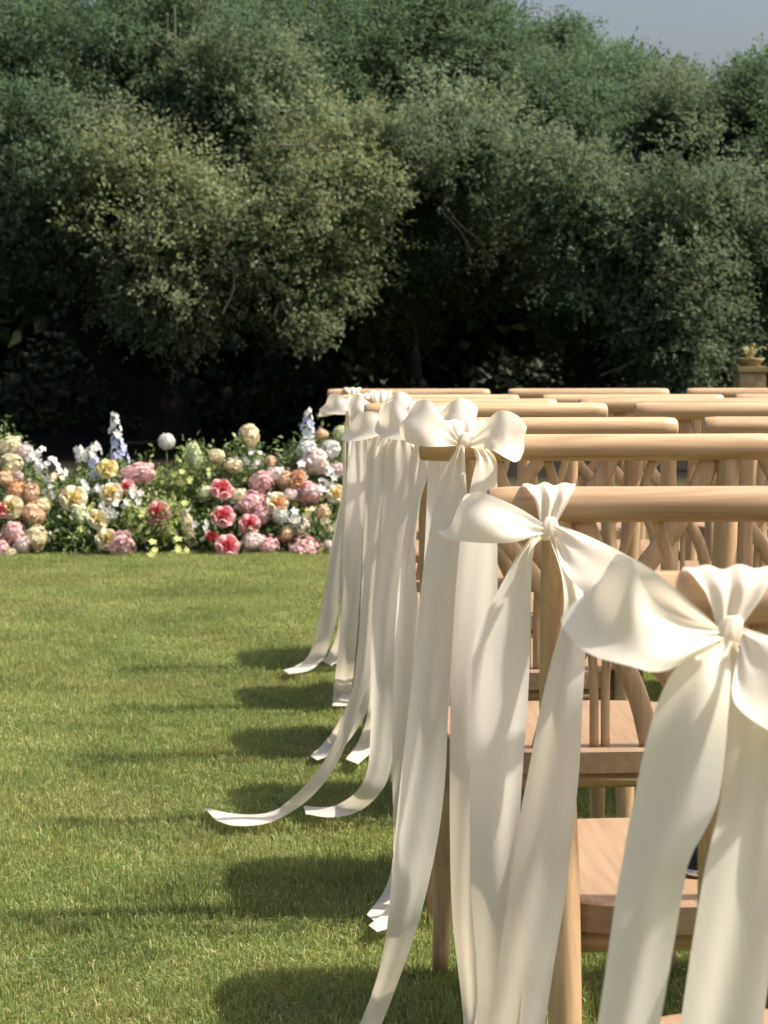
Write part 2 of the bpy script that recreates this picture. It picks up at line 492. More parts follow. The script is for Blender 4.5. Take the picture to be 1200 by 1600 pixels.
def tree(name, label, ells_px, foot_px, D, seed, group, trunk_r=0.2, via=None, dens=1.0, n_limb=9, bare=(), **kw):
    """ells_px: (cx, cy, rx, ry, D, depth radius in m). The crown's distance comes from where the trunk stands."""
    r = np.random.default_rng(seed)
    ells = []
    for (cx, cy, rx, ry, d, rd, mi) in ells_px:
        c = P(cx, cy, d)
        s = F / d
        ells.append(((c.x, c.y, c.z), (rx / s, rd, ry / s), mi))
    foot = P(foot_px[0], foot_px[1], D); foot.z = 0
    root = empty(name, foot)
    cr, twl = crown(ells, r, dens=dens, **kw)
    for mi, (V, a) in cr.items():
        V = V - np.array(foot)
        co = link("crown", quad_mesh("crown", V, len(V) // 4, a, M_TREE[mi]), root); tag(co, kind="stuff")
    # trunk with limbs
    mid = [Vector(P(v[0], v[1], v[2])) - foot for v in (via or [])]
    top = Vector(ells[0][0]) - foot
    path = [(0, 0, -0.1, trunk_r * 1.35, trunk_r * 1.35), (0.0, 0, 0.25, trunk_r * 1.05, trunk_r * 1.05)]
    for i, q in enumerate(mid):
        k = 0.95 - 0.2 * (i + 1) / (len(mid) + 1)
        path.append((q.x, q.y, q.z, trunk_r * k, trunk_r * k))
    path.append((top.x, top.y, top.z, trunk_r * 0.45, trunk_r * 0.45))
    path.append((top.x * 1.02, top.y, top.z + ells[0][1][2] * 0.6, trunk_r * 0.15, trunk_r * 0.15))
    vv, ff = tube(path, 14, 6)
    tr = link("trunk", mesh("trunk", vv, ff), root, M_BARK)
    lv, lf = [], []
    for k in range(n_limb):
        e = ells[k % len(ells)]
        ed = ellipsoid_dirs(1, r)[0]; ed[1] = -abs(ed[1])
        tip = Vector(np.array(e[0]) + ed * np.array(e[1]) * 0.9) - foot
        sp = path[min(2 + (k % max(1, len(path) - 3)), len(path) - 2)]
        st = Vector(sp[:3])
        m1 = st.lerp(tip, 0.4) + Vector((r.normal(0, .12), r.normal(0, .12), 0.25))
        m2 = st.lerp(tip, 0.75) + Vector((r.normal(0, .1), r.normal(0, .1), 0.12))
        v2, f2 = tube([(*st, trunk_r * .42, trunk_r * .42), (*m1, trunk_r * .28, trunk_r * .28), (*m2, trunk_r * .15, trunk_r * .15), (*tip, .012, .012)], 8, 5)
        o = len(lv); lv += v2; lf += [tuple(i + o for i in f) for f in f2]
    tag(link("limbs", mesh("limbs", lv, lf), root, M_BARK), kind="stuff")
    lv, lf = [], []
    for (c, q, d) in twl:      # bare twigs showing among the leaves
        st = Vector(q) - foot
        tip = st + Vector(d) * r.uniform(.3, .62)
        v2, f2 = tube([(*st, .011, .011), (*(st.lerp(tip, .5) + Vector((0, 0, .04))), .008, .008), (*tip, .004, .004)], 4, 2, False)
        o = len(lv); lv += v2; lf += [tuple(i + o for i in f) for f in f2]
    for (pp, dd) in bare:      # longer pale branches, bare of leaves, at the front of the crown
        q = [P(x + r.normal(0, 3), y + r.normal(0, 3), dd + 0.22 + 0.15 * math.sin(3 * k)) - foot for k, (x, y) in enumerate(pp)]
        n_ = len(q)
        v2, f2 = tube([(*v, .0095 - .006 * k / n_, .0095 - .006 * k / n_) for k, v in enumerate(q)], 5, 4, False)
        o = len(lv); lv += v2; lf += [tuple(i + o for i in f) for f in f2]
    tag(link("twigs", mesh("twigs", lv, lf), root, M_TWIG), kind="stuff")
    return tag(root, label, "tree", group)

TG = "trees behind the lawn"
tree("broad_tree", "broad spreading tree with olive-lit boughs and thick dark leaning trunk behind the flowers",
     [(140, 205, 330, 195, 21.2, 2.2, 1), (440, 365, 92, 96, 18.6, .8, 0), (310, 405, 105, 78, 18.5, .8, 0), (520, 262, 92, 50, 18.8, .7, 0), (225, 300, 100, 76, 18.8, .8, 0),  # last index: olive paints sunlit boughs, the greens the darker ones
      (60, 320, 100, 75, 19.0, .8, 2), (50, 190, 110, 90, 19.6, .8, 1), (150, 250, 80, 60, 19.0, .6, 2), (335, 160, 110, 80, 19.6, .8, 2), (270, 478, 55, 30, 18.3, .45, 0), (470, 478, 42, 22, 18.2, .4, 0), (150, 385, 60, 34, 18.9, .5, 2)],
     (262, 688), 21.2, 1, TG, 0.23, [(215, 600, 21.2), (130, 500, 21.0), (120, 420, 20.8)], n_limb=14,
     bare=[([(268, 492), (318, 432), (350, 385), (376, 340)], 17.35), ([(345, 490), (366, 455), (370, 410)], 17.35), ([(148, 200), (172, 219), (200, 218), (224, 190)], 17.9), ([(168, 250), (182, 240), (190, 219)], 17.9),
           ([(430, 226), (470, 222), (512, 214)], 17.8), ([(280, 285), (290, 318), (288, 360)], 17.6), ([(428, 500), (436, 470), (452, 490)], 17.5), ([(226, 58), (262, 72), (268, 20)], 18.6), ([(275, 15), (274, 75)], 18.5), ([(330, 5), (328, 30)], 19)])
tree("tall_tree", "tall deep green tree rising highest behind the olive-lit boughs",
     [(590, 140, 215, 165, 23.5, 2.2, 1), (700, 70, 75, 60, 22.2, .7, 1), (480, 95, 110, 70, 21.8, .9, 1), (425, 205, 85, 60, 20.0, .7, 1), (620, 300, 80, 60, 19.8, .6, 1), (700, 240, 90, 60, 19.2, .7, 2), (600, 420, 75, 70, 21.2, .8, 1), (765, 375, 42, 66, 20.2, .5, 2), (650, 330, 70, 60, 21.4, .6, 1), (590, 505, 40, 26, 20.6, .4, 2)],
     (640, 668), 23.8, 2, TG, 0.22, [(630, 560, 23.8)], n_limb=12,
     bare=[([(688, 312), (715, 345), (748, 372), (765, 400)], 18.5), ([(695, 330), (722, 362), (740, 395)], 18.5), ([(820, 0), (808, 14)], 22), ([(610, 470), (640, 500), (655, 540)], 20)])
tree("round_tree", "rounded grey-green tree with bare twigs, between the tallest tree and the stone pedestal",
     [(925, 250, 115, 130, 22.2, 1.6, 1), (1000, 375, 85, 62, 18.9, .7, 2), (855, 210, 52, 62, 21.0, .6, 1), (1020, 215, 50, 62, 21.0, .6, 2), (890, 320, 60, 50, 19.0, .6, 2), (900, 470, 45, 30, 20.4, .4, 1)],
     (900, 672), 23.0, 3, TG, 0.2, [(905, 560, 22.9)], n_limb=12,
     bare=[([(852, 282), (858, 310), (866, 325)], 18.3), ([(948, 285), (938, 310), (928, 340)], 18.3), ([(895, 425), (910, 460), (915, 500)], 18.3), ([(940, 590), (975, 572), (1005, 555)], 18.6)])
tree("dense_tree", "dense dark green tree whose low foliage hangs behind the stone pedestal",
     [(1195, 250, 95, 122, 21.2, 1.6, 1), (1065, 535, 60, 40, 18.8, .5, 2), (1175, 440, 75, 62, 19.8, .7, 1), (1110, 330, 60, 60, 19.0, .6, 2), (1150, 530, 70, 50, 20.0, .6, 1), (1060, 455, 60, 46, 18.8, .6, 2), (970, 540, 50, 34, 21.0, .5, 1)],
     (1180, 690), 21.6, 4, TG, 0.2, [(1185, 560, 21.5)])
tree("far_tree", "partly hidden tree with dark crown filling the gap between the taller crowns",
     [(1075, 255, 90, 110, 25.5, 1.3, 1), (980, 180, 60, 80, 25.0, .9, 1), (860, 120, 50, 70, 25.0, .9, 1)], (1050, 640), 26.0, 5, TG, 0.16, [(1045, 500, 26)])

# dark wood behind, one mass
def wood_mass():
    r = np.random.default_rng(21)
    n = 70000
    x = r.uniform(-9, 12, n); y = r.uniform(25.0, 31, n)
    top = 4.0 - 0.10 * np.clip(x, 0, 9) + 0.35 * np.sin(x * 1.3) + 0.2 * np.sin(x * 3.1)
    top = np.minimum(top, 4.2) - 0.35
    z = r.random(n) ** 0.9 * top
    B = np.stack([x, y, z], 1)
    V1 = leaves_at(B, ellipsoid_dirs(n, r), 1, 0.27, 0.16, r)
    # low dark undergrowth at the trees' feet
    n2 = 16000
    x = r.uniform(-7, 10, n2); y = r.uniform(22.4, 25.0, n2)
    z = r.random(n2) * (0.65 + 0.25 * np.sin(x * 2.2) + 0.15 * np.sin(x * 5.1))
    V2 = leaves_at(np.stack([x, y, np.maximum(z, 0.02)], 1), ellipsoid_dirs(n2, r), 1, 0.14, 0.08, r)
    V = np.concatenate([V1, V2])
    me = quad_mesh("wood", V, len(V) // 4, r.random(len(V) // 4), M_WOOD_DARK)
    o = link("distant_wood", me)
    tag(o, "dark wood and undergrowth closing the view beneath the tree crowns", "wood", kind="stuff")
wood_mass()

# ------------------------------------------------------------------ stone pedestal
def pedestal():
    c = P(1171, 600, 16.0)
    root = empty("stone_pedestal", (c.x, c.y, ground(16)))
    s = F / 16.0
    H = CAMZ + (HY - 575) / s
    def block(name, w, z0, z1, taper=1.0, bev=0.008):
        bm = bmesh.new()
        bmesh.ops.create_cube(bm, size=1)
        for v in bm.verts:
            k = taper if v.co.z > 0 else 1
            v.co = Vector((v.co.x * w * k, v.co.y * w * k, z0 if v.co.z < 0 else z1))
        bmesh.ops.bevel(bm, geom=bm.edges[:], offset=bev, segments=2, affect='EDGES')
        me = bpy.data.meshes.new(name); bm.to_mesh(me); bm.free()
        return link(name, me, root, M_STONE)
    block("plinth", 0.34, -0.02, 0.10)
    block("shaft", 0.24, 0.10, H - 0.035, 0.86)
    block("cap", 0.235, H - 0.035, H + 0.012)
    bw = []
    prof = [(0.07, H + .012), (0.085, H + .03), (0.10, H + .05), (0.115, H + .075), (0.10, H + .075), (0.08, H + .05), (0.0, H + .045)]
    n = 18
    verts = [(math.cos(2 * math.pi * k / n) * pr, math.sin(2 * math.pi * k / n) * pr, pz) for pr, pz in prof for k in range(n)]
    faces = [(i * n + k, i * n + (k + 1) % n, (i + 1) * n + (k + 1) % n, (i + 1) * n + k) for i in range(len(prof) - 1) for k in range(n)]
    link("bowl", mesh("bowl", verts, faces), root, M_STONE)
    tag(root, "tan stone pedestal with moulded cap and shallow bowl, half hidden behind the chairs", "pedestal")
    # plant in the bowl
    pl = empty("potted_plant", (c.x, c.y, ground(16) + H + .05))
    mt = plain("dry_leaf", (0.28, 0.26, 0.11), 0.6)
    for k in range(11):
        a = k * 2.4; L_ = random.uniform(.08, .17)
        v = Vector((math.cos(a), math.sin(a) * .6, 0))
        rr = random.uniform(.3, .9)
        path = [(0, 0, 0, .012, .006), (*(v * L_ * .4 * rr + Vector((0, 0, L_ * .55))), .013, .004), (*(v * L_ * .9 * rr + Vector((0, 0, L_ * .8))), .011, .004), (*(v * L_ * 1.25 * rr + Vector((0, 0, L_ * .62))), .003, .003)]
        vv, ff = tube(path, 6, 4)
        link("leaf", mesh("leaf", vv, ff), pl, mt)
    tag(pl, "curling yellow-green potted plant growing in the stone pedestal bowl", "plant")
pedestal()

# ------------------------------------------------------------------ chairs
POSTX, RAILZ, RAILR, RAILY = 0.177, 0.861, 0.0185, -0.012
def chair_meshes():
    ms = {}
    # top rail: round bar with softened ends, very slight bow in plan
    path = []
    for x in np.linspace(-0.25, 0.25, 21):
        e = 0.25 - abs(x)
        k = 1.0 if e > 0.012 else math.sqrt(max(0.0, 1 - ((0.012 - e) / 0.012) ** 2)) * 0.25 + 0.75
        path.append((x, RAILY - 0.008 * (1 - (x / 0.25) ** 2), RAILZ, RAILR * k, RAILR * k))
    path.insert(1, (-0.246, RAILY - 0.0004, RAILZ, RAILR * .93, RAILR * .93))
    path.insert(-1, (0.246, RAILY - 0.0004, RAILZ, RAILR * .93, RAILR * .93))
    v, f = tube(path, 22, 1); ms["top_rail"] = mesh("top_rail", v, f, True, M_WX)
    for s, nm in ((-1, "rear_leg_l"), (1, "rear_leg_r")):
        v, f = tube([(s * .168, -.050, 0, .013, .013), (s * .165, -.028, .2, .016, .017), (s * .167, -.002, .43, .0185, .019), (s * .174, .004, .62, .018, .016),
                     (s * .177, -.006, .78, .0165, .0145), (s * .177, RAILY, RAILZ - .006, .0155, .0135)], 14, 5)
        ms[nm] = mesh("rear_leg", v, f, True, M_WZ)
        v, f = tube([(s * .183, .395, 0, .0125, .0125), (s * .178, .368, .22, .0165, .0165), (s * .172, .342, .410, .019, .019)], 14, 5)
        ms["front_leg_" + nm[-1]] = mesh("front_leg", v, f, True, M_WZ)
        # cross slat: from the top by one post, across the middle, to the seat on the far side
        v, f = tube([(s * .155, RAILY + .004, RAILZ - .012, .0145, .005), (s * .125, RAILY + .006, .78, .0145, .005), (s * .055, -.002 + s * .005, .68, .0145, .005), (s * -.01, .002 + s * .006, .60, .0145, .005),
                     (s * -.055, .006, .52, .0145, .005), (s * -.078, .008, .435, .0145, .005)], 10, 5)
        ms["cross_slat_" + nm[-1]] = mesh("cross_slat", v, f, True, M_WZ)
        v, f = tube([(s * .075, RAILY + .002, RAILZ - .012, .0065, .0055), (s * .05, RAILY + .01, .77, .0065, .0055), (.003 + s * .02, .012, .66, .0065, .0055), (.005 + s * .009, .013, .55, .0065, .0055), (.006 + s * .008, .013, .435, .0065, .0055)], 10, 5)
        ms["spindle_" + nm[-1]] = mesh("spindle", v, f, True, M_WZ)
        v, f = tube([(s * .181, .0, .392, .009, .015), (s * .175, .338, .392, .009, .015)], 8, 1)
        ms["side_apron_" + nm[-1]] = mesh("side_apron", v, f, True, M_WX)
    # seat: rounded trapezoid slab, softly dished
    n = 56
    def ring(inset, z, dish=0.0):
        out = []
        for k in range(n):
            a = 2 * math.pi * k / n
            ca, sa = math.cos(a), math.sin(a)
            ux = math.copysign(abs(ca) ** 0.55, ca); uy = math.copysign(abs(sa) ** 0.55, sa)
            yy = 0.1875 + uy * (0.2025 - inset)
            hw = 0.196 + 0.018 * (yy / .43) - inset
            out.append((ux * hw, yy, z - dish))
        return out
    rings = [ring(.02, .406), ring(.002, .406), ring(0, .408), ring(0, .4375), ring(.0025, .4400), ring(.010, .4410), ring(.05, .4405, .002), ring(.11, .4405, .005), ring(.17, .4405, .006)]
    v = [p for r_ in rings for p in r_]
    f = [(i * n + k, i * n + (k + 1) % n, (i + 1) * n + (k + 1) % n, (i + 1) * n + k) for i in range(len(rings) - 1) for k in range(n)]
    f.append(tuple(range(n - 1, -1, -1))); f.append(tuple((len(rings) - 1) * n + k for k in range(n)))
    ms["seat"] = mesh("seat", v, f, True, M_SEAT); ms["seat"].set_sharp_from_angle(angle=math.radians(35))
    v, f = tube([(-.18, .022, .394, .010, .014), (.18, .022, .394, .010, .014)], 8, 1); ms["rear_apron"] = mesh("rear_apron", v, f, True, M_WX)
    v, f = tube([(-.172, .342, .392, .009, .015), (.172, .342, .392, .009, .015)], 8, 1); ms["front_apron"] = mesh("front_apron", v, f, True, M_WX)
    return ms
CM = chair_meshes()
PART = {"rear_leg_l": "rear_leg", "rear_leg_r": "rear_leg", "front_leg_l": "front_leg", "front_leg_r": "front_leg", "cross_slat_l": "cross_slat", "cross_slat_r": "cross_slat",
        "spindle_l": "spindle", "spindle_r": "spindle", "side_apron_l": "side_apron", "side_apron_r": "side_apron"}
ROWD = [1.42 + 0.726 * i for i in range(8)]
FROM_FL = ["farthest from the flowers", "seventh from the flowers", "sixth from the flowers", "fifth from the flowers", "fourth from the flowers", "third from the flowers", "second from the flowers", "nearest the flowers"]
PLACE = ["aisle seat with a ribbon bow", "second chair in from the aisle", "third chair in from the aisle", "fourth chair in from the aisle"]
XL0 = 0.224
PITCHX = 0.557
for i, D in enumerate(ROWD):
    for c in range(4 if i > 5 else (3 if i > 3 else 2)):
        x = XL0 + 0.25 + (0.026 if i == 0 else 0.013 if i == 1 else 0) + c * PITCHX + (random.uniform(-.012, .012) if c else 0)
        y = D + 0.012 + (random.uniform(-.03, .03) if c else 0)
        root = empty("wooden_chair", (x, y, ground(D)), math.radians(random.uniform(-.5, .5) if c == 0 else random.uniform(-2, 2)))
        tag(root, "wooden chair, %s, row %s" % (PLACE[c], FROM_FL[i]), "chair", "wooden chairs set out in rows")
        done = {}
        for k, me in CM.items():
            o = bpy.data.objects.new(PART.get(k, k), me); COL.objects.link(o); o.parent = root
            done[k] = o
        for k, o in done.items():
            if "apron" in k: o.parent = done["seat"]
            if "slat" in k or "spindle" in k: o.parent = done["top_rail"]

# small black case on the second chair's seat
def case():
    D = ROWD[1] + 0.14
    p = P(1096, 1377, D)
    p.z = ground(ROWD[1]) + 0.437
    root = empty("rounded_case", p)
    n = 24
    prof = [(0.0, .036), (.008, .0345), (.015, .030), (.0195, .022), (.0215, .012), (.0222, .0075)]
    verts = [(math.cos(2 * math.pi * k / n) * r_ + 0, math.sin(2 * math.pi * k / n) * r_, z) for r_, z in prof for k in range(n)]
    faces = [(i * n + k, i * n + (k + 1) % n, (i + 1) * n + (k + 1) % n, (i + 1) * n + k) for i in range(len(prof) - 1) for k in range(n)]
    link("dome", mesh("dome", verts, faces), root, M_BLACK)
    prof = [(.0222, .0078), (.0240, .006), (.0245, .003), (.0235, 0.0), (0, 0)]
    verts = [(math.cos(2 * math.pi * k / n) * r_, math.sin(2 * math.pi * k / n) * r_, z) for r_, z in prof for k in range(n)]
    faces = [(i * n + k, i * n + (k + 1) % n, (i + 1) * n + (k + 1) % n, (i + 1) * n + k) for i in range(len(prof) - 1) for k in range(n)]
    link("rim", mesh("rim", verts, faces), root, M_SILVER)
    tag(root, "small black domed case with silver rim lying on a chair seat", "case")
case()

# ------------------------------------------------------------------ ribbons
def strip(name, A, B, parent, origin, depth=None, per=7, nc=9, fold=0.0, foldn=3):
    """Ribbon surface between edge polylines A and B (world points)."""
    a = crom(A, per); b = crom(B, per)
    N = len(a)
    cum = [0.0]
    for i in range(1, N):
        cum.append(cum[-1] + float(np.linalg.norm((a[i] + b[i]) / 2 - (a[i - 1] + b[i - 1]) / 2)))
    verts, faces = [], []
    for i in range(N):
        t = i / (N - 1)
        mid0, mid1 = (a[max(i - 1, 0)] + b[max(i - 1, 0)]) / 2, (a[min(i + 1, N - 1)] + b[min(i + 1, N - 1)]) / 2
        tv = Vector(mid1 - mid0); wv = Vector(b[i] - a[i])
        nr = tv.cross(wv)
        nr = nr.normalized() if nr.length > 1e-9 else Vector((0, -1, 0))
        for k in range(nc):
            c = k / (nc - 1)
            p = Vector(a[i] * (1 - c) + b[i] * c)
            off = depth(t, c, cum[i]) if depth else 0.0
            verts.append(p + nr * off - origin)
    for i in range(N - 1):
        for k in range(nc - 1):
            faces.append((i * nc + k, i * nc + k + 1, (i + 1) * nc + k + 1, (i + 1) * nc + k))
    return link(name, mesh(name, verts, faces, True, M_RIB), parent)

SHAPES = {
 1: dict(k=(1138, 990), s=2324,
   left=([(1122, 981, .020), (1045, 955, .045), (1003, 908, .058), (984, 873, .050), (962, 882, .030), (976, 868, .010), (1022, 893, -.004), (1082, 946, .000), (1122, 979, .012)],
         [(1120, 1002, .022), (1045, 1047, .060), (985, 1040, .070), (918, 1020, .058), (884, 982, .032), (896, 962, .012), (1000, 962, .002), (1070, 985, .006), (1118, 1000, .012)]),
   right=([(1160, 982, .020), (1222, 995, .040), (1275, 1035, .050), (1300, 1070, .040), (1302, 1085, .022), (1270, 1040, .006), (1215, 1000, .002), (1160, 980, .012)],
          [(1150, 1004, .022), (1146, 1092, .055), (1205, 1145, .060), (1250, 1160, .050), (1260, 1150, .026), (1230, 1110, .010), (1190, 1050, .006), (1152, 1002, .012)])),
 2: dict(k=(855, 826), s=1538,
   left=([(842, 818, .020), (795, 788, .044), (758, 770, .052), (738, 768, .044), (722, 782, .026), (735, 772, .010), (775, 783, -.002), (812, 803, .002), (842, 818, .012)],
         [(842, 836, .022), (800, 848, .056), (750, 848, .062), (705, 842, .050), (683, 831, .028), (697, 834, .010), (755, 842, .004), (805, 838, .006), (842, 834, .012)]),
   right=([(868, 820, .020), (918, 843, .036), (972, 864, .044), (1008, 886, .036), (1018, 905, .020), (990, 874, .004), (922, 838, .000), (868, 819, .012)],
          [(866, 840, .022), (884, 898, .052), (930, 938, .056), (980, 962, .044), (1004, 962, .024), (975, 930, .008), (908, 872, .004), (866, 838, .012)])),
 3: dict(k=(724, 690), s=1150,
   left=([(714, 684, .020), (692, 655, .048), (670, 626, .056), (648, 630, .046), (636, 648, .026), (652, 630, .008), (688, 654, .000), (714, 683, .012)],
         [(714, 696, .022), (692, 698, .062), (662, 698, .070), (634, 690, .056), (623, 676, .030), (640, 668, .010), (684, 682, .004), (714, 694, .012)]),
   right=([(735, 682, .020), (760, 655, .046), (784, 641, .054), (808, 650, .044), (821, 668, .024), (802, 648, .006), (765, 660, .000), (735, 682, .012)],
          [(735, 700, .022), (764, 702, .060), (794, 717, .066), (804, 722, .050), (812, 712, .028), (800, 690, .008), (765, 690, .004), (735, 696, .012)])),
}
KNOT = [(1138, 990), (855, 826), (724, 690), (669, 668), (626, 655), (593, 643), (568, 636), (549, 631)]
USE = [1, 2, 3, 3, 2, 3, 2, 2]
# tails: (y, left x, right x) in photo pixels, top to tip; the hanging part is at the bow, the tip lies on the grass
TAILS = {
 0: [[(1004, 1118, 1142), (1040, 1058, 1142), (1120, 1020, 1138), (1250, 990, 1122), (1340, 973, 1079), (1400, 963, 1066), (1600, 936, 1032), (1800, 900, 990), (2050, 850, 940), (2200, 815, 900)],
     [(1004, 1138, 1160), (1060, 1140, 1215), (1110, 1140, 1232), (1260, 1124, 1228), (1370, 1099, 1217), (1600, 1062, 1190), (1800, 1040, 1150), (2050, 1000, 1110), (2190, 970, 1080)]],
 1: [[(838, 830, 850), (860, 812, 834), (930, 775, 830), (1000, 742, 830), (1100, 737, 826), (1200, 735, 818), (1300, 734, 812), (1400, 736, 812), (1500, 744, 815), (1600, 745, 815), (1800, 730, 800), (2060, 700, 765)],
     [(838, 856, 876), (900, 876, 906), (960, 880, 914), (1030, 862, 914), (1100, 845, 910), (1200, 826, 905), (1300, 808, 895), (1400, 795, 884), (1500, 780, 868), (1600, 765, 852), (1800, 740, 820), (2060, 705, 780)]],
 2: [[(696, 716, 726), (742, 692, 728), (790, 678, 730), (850, 668, 722), (900, 660, 717), (1000, 650, 708), (1117, 637, 700), (1222, 625, 695), (1322, 616, 682), (1435, 607, 656), (1520, 592, 628), (1600, 562, 596), (1660, 525, 560), (1690, 490, 520)],
     [(700, 740, 760), (720, 744, 776), (760, 736, 778), (852, 718, 778), (1030, 705, 776), (1180, 703, 764), (1293, 703, 750), (1435, 707, 748), (1600, 724, 756), (1680, 715, 750), (1720, 680, 712)]],
 3: [[(676, 656, 668), (724, 638, 672), (775, 638, 660), (808, 637, 655), (850, 630, 650), (910, 623, 650), (955, 619, 655), (1030, 615, 660), (1177, 613, 660), (1310, 615, 655), ((610, 1362), (645, 1370)), ((597, 1397), (625, 1415)), ((573, 1429), (586, 1440))],
     [(676, 668, 684), (740, 668, 706), (850, 664, 712), (1000, 656, 708), (1150, 645, 698), (1300, 634, 680), ((620, 1388), (660, 1398)), ((602, 1424), (634, 1440)), ((576, 1446), (590, 1456))]],
 4: [[(668, 612, 622), (690, 577, 606), (760, 571, 601), (850, 567, 594), (940, 564, 588), ((557, 1045), (580, 1045)), ((545, 1093), (563, 1102)), ((524, 1156), (534, 1177)), ((496, 1205), (504, 1226)), ((457, 1247), (466, 1262)), ((420, 1268), (420, 1284)), ((370, 1271), (368, 1289)), ((319, 1262), (338, 1282))],
     [(668, 622, 634), (700, 604, 642), (760, 599, 644), (850, 591, 640), (940, 582, 630), (1045, 579, 622), (1135, 579, 618), ((575, 1200), (609, 1208)), ((559, 1236), (590, 1244)), ((530, 1256), (560, 1268)), ((500, 1260), (516, 1276)), ((474, 1259), (478, 1272))]],
 5: [[(655, 586, 596), (720, 578, 604), (850, 570, 604), (960, 564, 598), (1050, 554, 588), ((546, 1092), (579, 1098)), ((526, 1133), (556, 1142)), ((507, 1161), (530, 1173)), ((485, 1181), (496, 1188))],
     [(655, 594, 606), (760, 596, 628), (900, 592, 626), (1020, 584, 618), (1110, 575, 606), ((560, 1158), (588, 1164)), ((540, 1186), (560, 1194))]],
 6: [[(645, 558, 570), (700, 548, 575), (760, 541, 570), (850, 538, 566), (940, 535, 562), (1045, 525, 553), (1080, 521, 549), (1103, 520, 547)],
     [(645, 566, 578), (760, 568, 592), (900, 570, 596), (1040, 571, 594), (1080, 572, 590), (1102, 572, 584)]],
 7: [[(632, 542, 550), (691, 536, 541), (766, 534, 541), (850, 518, 540), (925, 507, 532), (970, 498, 525), ((491, 1000), (516, 1003)), ((480, 1027), (505, 1030)), ((462, 1040), (484, 1047)), ((443, 1047), (452, 1053))],
     [(632, 546, 556), (760, 541, 558), (900, 535, 556), (985, 527, 550), ((514, 1020), (534, 1026)), ((502, 1032), (518, 1040))]],
}
BOWLAB = [
 "large ivory satin bow with broad hanging tails on the chair row farthest from the flowers",
 "ivory satin bow with long pointed left loop, on the row seventh from the flowers",
 "puffy white satin bow with upright rounded loops, on the row sixth from the flowers",
 "ivory satin bow peeking out from behind the puffy upright-looped bow, fifth row from the flowers",
 "ivory satin bow whose long tail curls farthest out across the lawn",
 "ivory satin bow on the row third from the flowers, tail tip bent onto the grass",
 "ivory satin bow on the row second from the flowers, tails hanging nearly straight",
 "small ivory satin bow on the chair row nearest the flowers, tail trailing sideways"]

